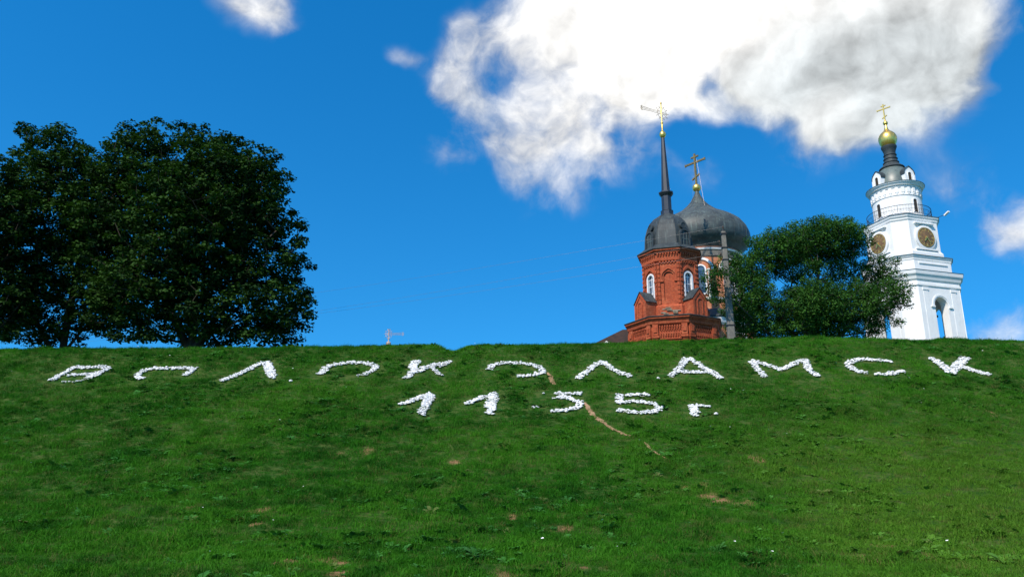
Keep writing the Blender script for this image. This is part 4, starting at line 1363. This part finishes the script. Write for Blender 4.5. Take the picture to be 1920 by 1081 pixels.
for a, (e, nm) in zip(wire_pts, ends):
    far_ = at(e[0], e[1], 66)
    d = far_ - a
    far2 = a + d * 1.9
    pts = []
    for i in range(41):
        f = i / 40
        q = a.lerp(far2, f)
        ff = f * 1.9
        sag = 0.55 * 4 * (ff * (1.9 - ff)) / (1.9 ** 2) - 0.55 * 4 * (1 * 0.9) / (1.9 ** 2) * f * 1.9
        q.z -= sag
        pts.append(q)
    mb = MB(); mb.tube(pts, 0.0055, 5)
    o = mb.build('power_wire', 'wire_metal')
    tag(o, 'thin %s of the three overhead wires running left from the utility pole' % nm, 'wire', 'overhead wires')

# ------------------------------------------------------------------ trees


def unit(v):
    return v / np.maximum(1e-9, np.linalg.norm(v, axis=-1, keepdims=True))


MAPLE = (np.array([(0, 0, 0), (0.30, 0.05, 0.0), (0.52, 0.38, 0.05), (0.26, 0.48, 0.03), (0.0, 1.0, -0.06), (-0.26, 0.48, 0.03), (-0.52, 0.38, 0.05), (-0.30, 0.05, 0.0)]) - np.array([0, 0.4, 0]),
         np.array([(0, 1, 2), (0, 2, 3), (0, 3, 4), (0, 4, 5), (0, 5, 6), (0, 6, 7)]))
OVAL = (np.array([(0, 0, 0), (0.26, 0.35, 0.07), (0.0, 1.0, -0.03), (-0.26, 0.35, 0.07)]) - np.array([0, 0.4, 0]), np.array([(0, 1, 2), (0, 2, 3)]))


def make_leaves(name, clumps, per, size, tmpl, mat, parent, up_bias, flat=0.55, org=(0, 0, 0)):
    """clumps: (centre, radius, tint)"""
    T, TF = tmpl
    P, NRM, TI, SZ = [], [], [], []
    for c, r_, ti in clumps:
        n_ = max(6, int(per * (r_ ** 2)))
        d = unit(rng.normal(size=(n_, 3)))
        rad = r_ * rng.random((n_, 1)) ** 0.42
        p = d * rad * np.array([1, 1, flat])
        P.append(p + np.array(c))
        nr = unit(d * 0.55 + np.array([0, 0, up_bias]) + rng.normal(scale=0.45, size=(n_, 3)))
        NRM.append(nr)
        # random tint per clump and leaf, painting in sunlit and shaded foliage
        TI.append(np.clip(ti + rng.normal(scale=0.22, size=n_), 0, 1))
        SZ.append(size * rng.uniform(0.65, 1.25, n_))
    P, NRM, TI, SZ = np.concatenate(P), np.concatenate(NRM), np.concatenate(TI), np.concatenate(SZ)
    n_ = len(P)
    rnd = unit(rng.normal(size=(n_, 3)))
    X = unit(np.cross(NRM, rnd)); Y = np.cross(NRM, X)
    Vv = (P[:, None, :] + SZ[:, None, None] * (T[None, :, 0, None] * X[:, None, :] + T[None, :, 1, None] * Y[:, None, :] + T[None, :, 2, None] * NRM[:, None, :]))
    Ff = TF[None] + (np.arange(n_) * len(T))[:, None, None]
    o = mesh_np(name, Vv.reshape(-1, 3) - np.array(org), Ff.reshape(-1, 3), mat, {'tint': np.repeat(TI, len(T))}, smooth=False)
    o.parent = parent
    return o


def make_tree(name, base, stems, blobs, spacing, per, size, tmpl, leafm, barkm, label, cr_range=(0.7, 1.15), shell=0.45, up=0.9, flat=0.6, r_trunk=0.24, gaps=0.0, group=None, seed=1, zmin=None, sprig=0.14):
    global rng
    rng = np.random.default_rng(seed)
    rnd = random.Random(seed)
    root = empty(name, base, 0.0, label=label, cat='tree', group=group)
    # clump centres through the crown's volume
    cl = []
    for (cx, cy, cz, rx, ry, rz_), dens in blobs:
        tries = int(dens * (rx * ry * rz_) / spacing ** 3 * 9)
        for _ in range(tries):
            d = unit(rng.normal(size=3))
            rr = shell + (1 - shell) * rng.random() ** 0.6
            out_ = rng.random() < sprig
            if out_: rr = rng.uniform(1.0, 1.16)
            q = np.array([cx, cy, cz]) + d * rr * np.array([rx, ry, rz_])
            if zmin is not None and q[2] < zmin + rng.random() * 0.6: continue
            if gaps and vnoise(q[0] * 0.42 + 7 * seed, q[2] * 0.42, seed) + 0.5 * vnoise(q[0] * 0.9, q[2] * 0.9 + q[1] * 0.5, seed + 3) < -0.36 + gaps * 0.4 - 0.28: continue
            if any((q[0] - e[0][0]) ** 2 + (q[1] - e[0][1]) ** 2 + ((q[2] - e[0][2]) * 1.25) ** 2 < spacing ** 2 for e in cl): continue
            cl.append((q, rng.uniform(*cr_range) * (0.62 if out_ else 1.0), rng.uniform(0.0, 0.9)))
    # wood: stems, then branches growing to the clumps
    nodes, par, order = [], [], []
    for st in stems:
        prev = -1
        for a, b in zip(st, st[1:]):
            L = (Vector(b) - Vector(a)).length
            n_ = max(2, int(L / 0.7))
            for i in range(n_):
                nodes.append(np.array(Vector(a).lerp(Vector(b), i / n_))); par.append(prev); prev = len(nodes) - 1
        nodes.append(np.array(st[-1])); par.append(prev)
    idx = sorted(range(len(cl)), key=lambda i: min(np.linalg.norm(cl[i][0] - n_) for n_ in nodes[::3]))
    for i in idx:
        c = cl[i][0]
        A = np.array(nodes)
        d = np.linalg.norm(A - c, axis=1) + 1.2 * np.maximum(0, A[:, 2] - c[2] + 0.2)
        j = int(np.argmin(d))
        prev = j
        L = np.linalg.norm(c - A[j])
        n_ = max(1, int(L / 0.8))
        for s in range(1, n_ + 1):
            f = s / n_
            q = A[j] + (c - A[j]) * f + np.array([0, 0, 0.18 * L * math.sin(PI * f) * 0.6]) + rng.normal(scale=0.05, size=3)
            nodes.append(q); par.append(prev); prev = len(nodes) - 1
    cnt = np.ones(len(nodes))
    for i in range(len(nodes) - 1, -1, -1):
        if par[i] >= 0: cnt[par[i]] += cnt[i]
    rad = np.clip(r_trunk * (cnt / cnt.max()) ** 0.5, 0.014, None)
    m = MB()
    for i in range(len(nodes)):
        if par[i] >= 0:
            a, b = nodes[par[i]] - np.array(base), nodes[i] - np.array(base)
            ra = min(rad[par[i]], rad[i] * 1.35)
            m.tube([tuple(a), tuple(b)], [ra, rad[i]], 7 if rad[i] > 0.06 else 4)
    m.build('trunk', barkm, root, smooth=60)
    o = make_leaves('crown', cl, per, size, tmpl, leafm, root, up, flat, base)
    o['kind'] = 'stuff'
    return root, cl


def ground_at(px, Y):
    x = at(px, 640, Y).x
    return (x, Y, height(x, Y) - 0.15)


def bl(px, py, Y, rpx, rpy, rd, dens=1.0):
    c = at(px, py, Y)
    s = c.y / ray(px, py).y / FOC
    s = (c - Vector((0, 0, EYE))).length / FOC / ray(px, py).length
    return ((c.x, Y, c.z, rpx * s, rd, rpy * s), dens)


# big maple of the group
b = ground_at(357, 54)
bz = b[2]
make_tree('maple_tree', b, [[b, (b[0] + 0.1, 54, bz + 4), (b[0] - 0.3, 54, bz + 9), (b[0] - 0.5, 54.2, bz + 14)], [(b[0], 54, bz + 2.2), (b[0] + 3.0, 53.6, bz + 7), (b[0] + 4.8, 53.5, bz + 10)], [(b[0], 54, bz + 2.6), (b[0] - 3.0, 54.5, bz + 7.5), (b[0] - 4.0, 54.8, bz + 11)]],
          [bl(390, 420, 54, 150, 165, 5.0), bl(300, 330, 54, 100, 90, 3.6), bl(440, 350, 54, 90, 85, 3.6), bl(500, 470, 54, 72, 100, 3.6), bl(400, 300, 54, 60, 45, 2.4), bl(515, 570, 54, 60, 58, 3.2), bl(300, 540, 54, 120, 75, 4.2), bl(420, 590, 54, 90, 42, 3.6), bl(265, 262, 54, 40, 26, 1.6), bl(350, 262, 54, 26, 20, 1.2), bl(405, 262, 54, 26, 22, 1.2), bl(460, 300, 54, 26, 22, 1.2), bl(345, 612, 54, 60, 30, 2.4, 1.1), bl(270, 615, 54, 55, 28, 2.2, 1.1), bl(480, 618, 54, 80, 26, 2.4, 1.2), bl(210, 590, 55, 40, 34, 2.0), bl(550, 600, 54, 30, 32, 1.8), bl(205, 400, 55, 70, 110, 3.2), bl(215, 500, 55, 70, 60, 3.0), bl(400, 634, 53.5, 90, 14, 2.0, 1.3), bl(300, 634, 53.5, 60, 14, 1.8, 1.3)],
          0.95, 175, 0.235, MAPLE, 'maple_leaf', 'bark', 'large dense dark maple at the right edge of the tree group, tallest rounded crown', shell=0.30, up=1.0, r_trunk=0.28, gaps=0.74, cr_range=(0.6, 1.05), group='dark maples on the crest', seed=3, zmin=bz - 0.1)
# left maple with a jagged top
b = ground_at(120, 57)
bz = b[2]
make_tree('maple_tree', b, [[b, (b[0], 57, bz + 5), (b[0] + 0.2, 57, bz + 11)], [(b[0], 57, bz + 2), (b[0] - 3, 56.5, bz + 7)], [(b[0], 57, bz + 3), (b[0] + 3, 57.4, bz + 8)]],
          [bl(100, 420, 57, 120, 150, 4.6), bl(95, 290, 57, 62, 50, 2.6), bl(50, 262, 57, 28, 26, 1.3), bl(130, 270, 57, 36, 26, 1.4), bl(190, 320, 57, 48, 48, 2.4), bl(60, 560, 57, 100, 60, 4.0), bl(170, 560, 57, 70, 70, 3.4), bl(40, 620, 57, 80, 26, 2.6, 1.1), bl(120, 618, 57, 60, 28, 2.4, 1.1), bl(30, 255, 57, 14, 18, 0.9), bl(70, 252, 57, 16, 14, 0.9)],
          1.0, 170, 0.235, MAPLE, 'maple_leaf', 'bark', 'dark maple with a jagged twin top left of the largest maple', shell=0.3, up=1.0, r_trunk=0.26, gaps=0.74, cr_range=(0.6, 1.05), group='dark maples on the crest', seed=5, zmin=bz - 0.1)
b = ground_at(-40, 53)
bz = b[2]
make_tree('maple_tree', b, [[b, (b[0], 53, bz + 4), (b[0] - 0.3, 53, bz + 10)], [(b[0], 53, bz + 2), (b[0] + 2.5, 53, bz + 6)]],
          [bl(-40, 420, 53, 100, 120, 3.8), bl(-20, 330, 53, 50, 40, 2.2), bl(-30, 560, 53, 90, 60, 3.2), bl(-10, 615, 53, 60, 28, 2.2, 1.1), bl(5, 310, 53, 18, 18, 1.0)],
          1.0, 165, 0.225, MAPLE, 'maple_leaf', 'bark', 'dark maple cut off by the left edge of the picture', shell=0.3, up=1.0, r_trunk=0.24, gaps=0.74, cr_range=(0.6, 1.05), group='dark maples on the crest', seed=8, zmin=bz - 0.1)
# spreading orchard tree between the pole and the bell tower
b = ground_at(1520, 49.5)
bz = b[2]
X0 = b[0]
make_tree('spreading_tree', b, [[b, (X0 - 0.3, 49.5, bz + 1.2), (X0 + 0.5, 49.5, bz + 4.2), (X0 + 1.2, 49.5, bz + 7.2)], [(X0 - 0.1, 49.5, bz + 0.5), (X0 - 1.7, 49.2, bz + 3.2), (X0 - 3.2, 49, bz + 5.6)], [(X0, 49.5, bz + 0.4), (X0 + 2.4, 49.3, bz + 2.6), (X0 + 4.6, 49.2, bz + 4.3)],
                               [(X0 - 0.1, 49.5, bz + 0.4), (X0 - 2.6, 49.0, bz + 1.9), (X0 - 5.0, 47.4, bz + 3.6), (X0 - 6.2, 46.8, bz + 4.2)], [(X0, 49.5, bz + 1.0), (X0 + 0.6, 50.2, bz + 4.0), (X0 - 0.6, 50.4, bz + 6.5)]],
          [bl(1540, 452, 49.5, 82, 36, 2.4, 1.2), bl(1590, 458, 49.5, 40, 36, 1.8), bl(1450, 472, 49.5, 52, 38, 2.0, 1.1), bl(1410, 520, 49.3, 40, 42, 1.6), bl(1348, 520, 46.6, 32, 22, 0.8, 0.5), bl(1375, 500, 48.8, 22, 24, 0.8, 0.6), bl(1420, 580, 49.5, 55, 50, 2.2, 1.1), bl(1520, 580, 49.5, 85, 50, 2.6, 1.2), bl(1600, 580, 49.5, 60, 50, 2.2, 1.1),
           bl(1655, 545, 49.5, 42, 40, 1.5, 0.8), bl(1640, 500, 49.5, 40, 24, 1.2, 0.8), bl(1680, 572, 49.5, 24, 14, 0.7, 0.8), bl(1500, 515, 49.5, 55, 30, 1.6, 0.6), bl(1585, 505, 49.8, 48, 26, 1.5, 0.5), bl(1650, 610, 49.5, 34, 22, 1.0, 0.5), bl(1395, 620, 49.5, 28, 18, 1.2, 1.0), bl(1470, 620, 49.5, 60, 20, 1.8, 1.0), bl(1560, 625, 49.5, 60, 16, 1.6, 0.9), bl(1345, 565, 48.6, 26, 16, 0.6, 0.35)],
          0.52, 600, 0.14, OVAL, 'orchard_leaf', 'bark_grey', 'spreading leafy green tree with airy gaps between pole and white bell tower', cr_range=(0.42, 0.72), shell=0.12, up=0.7, flat=0.75, r_trunk=0.15, gaps=0.78, sprig=0.26, seed=12, zmin=bz + 0.2)
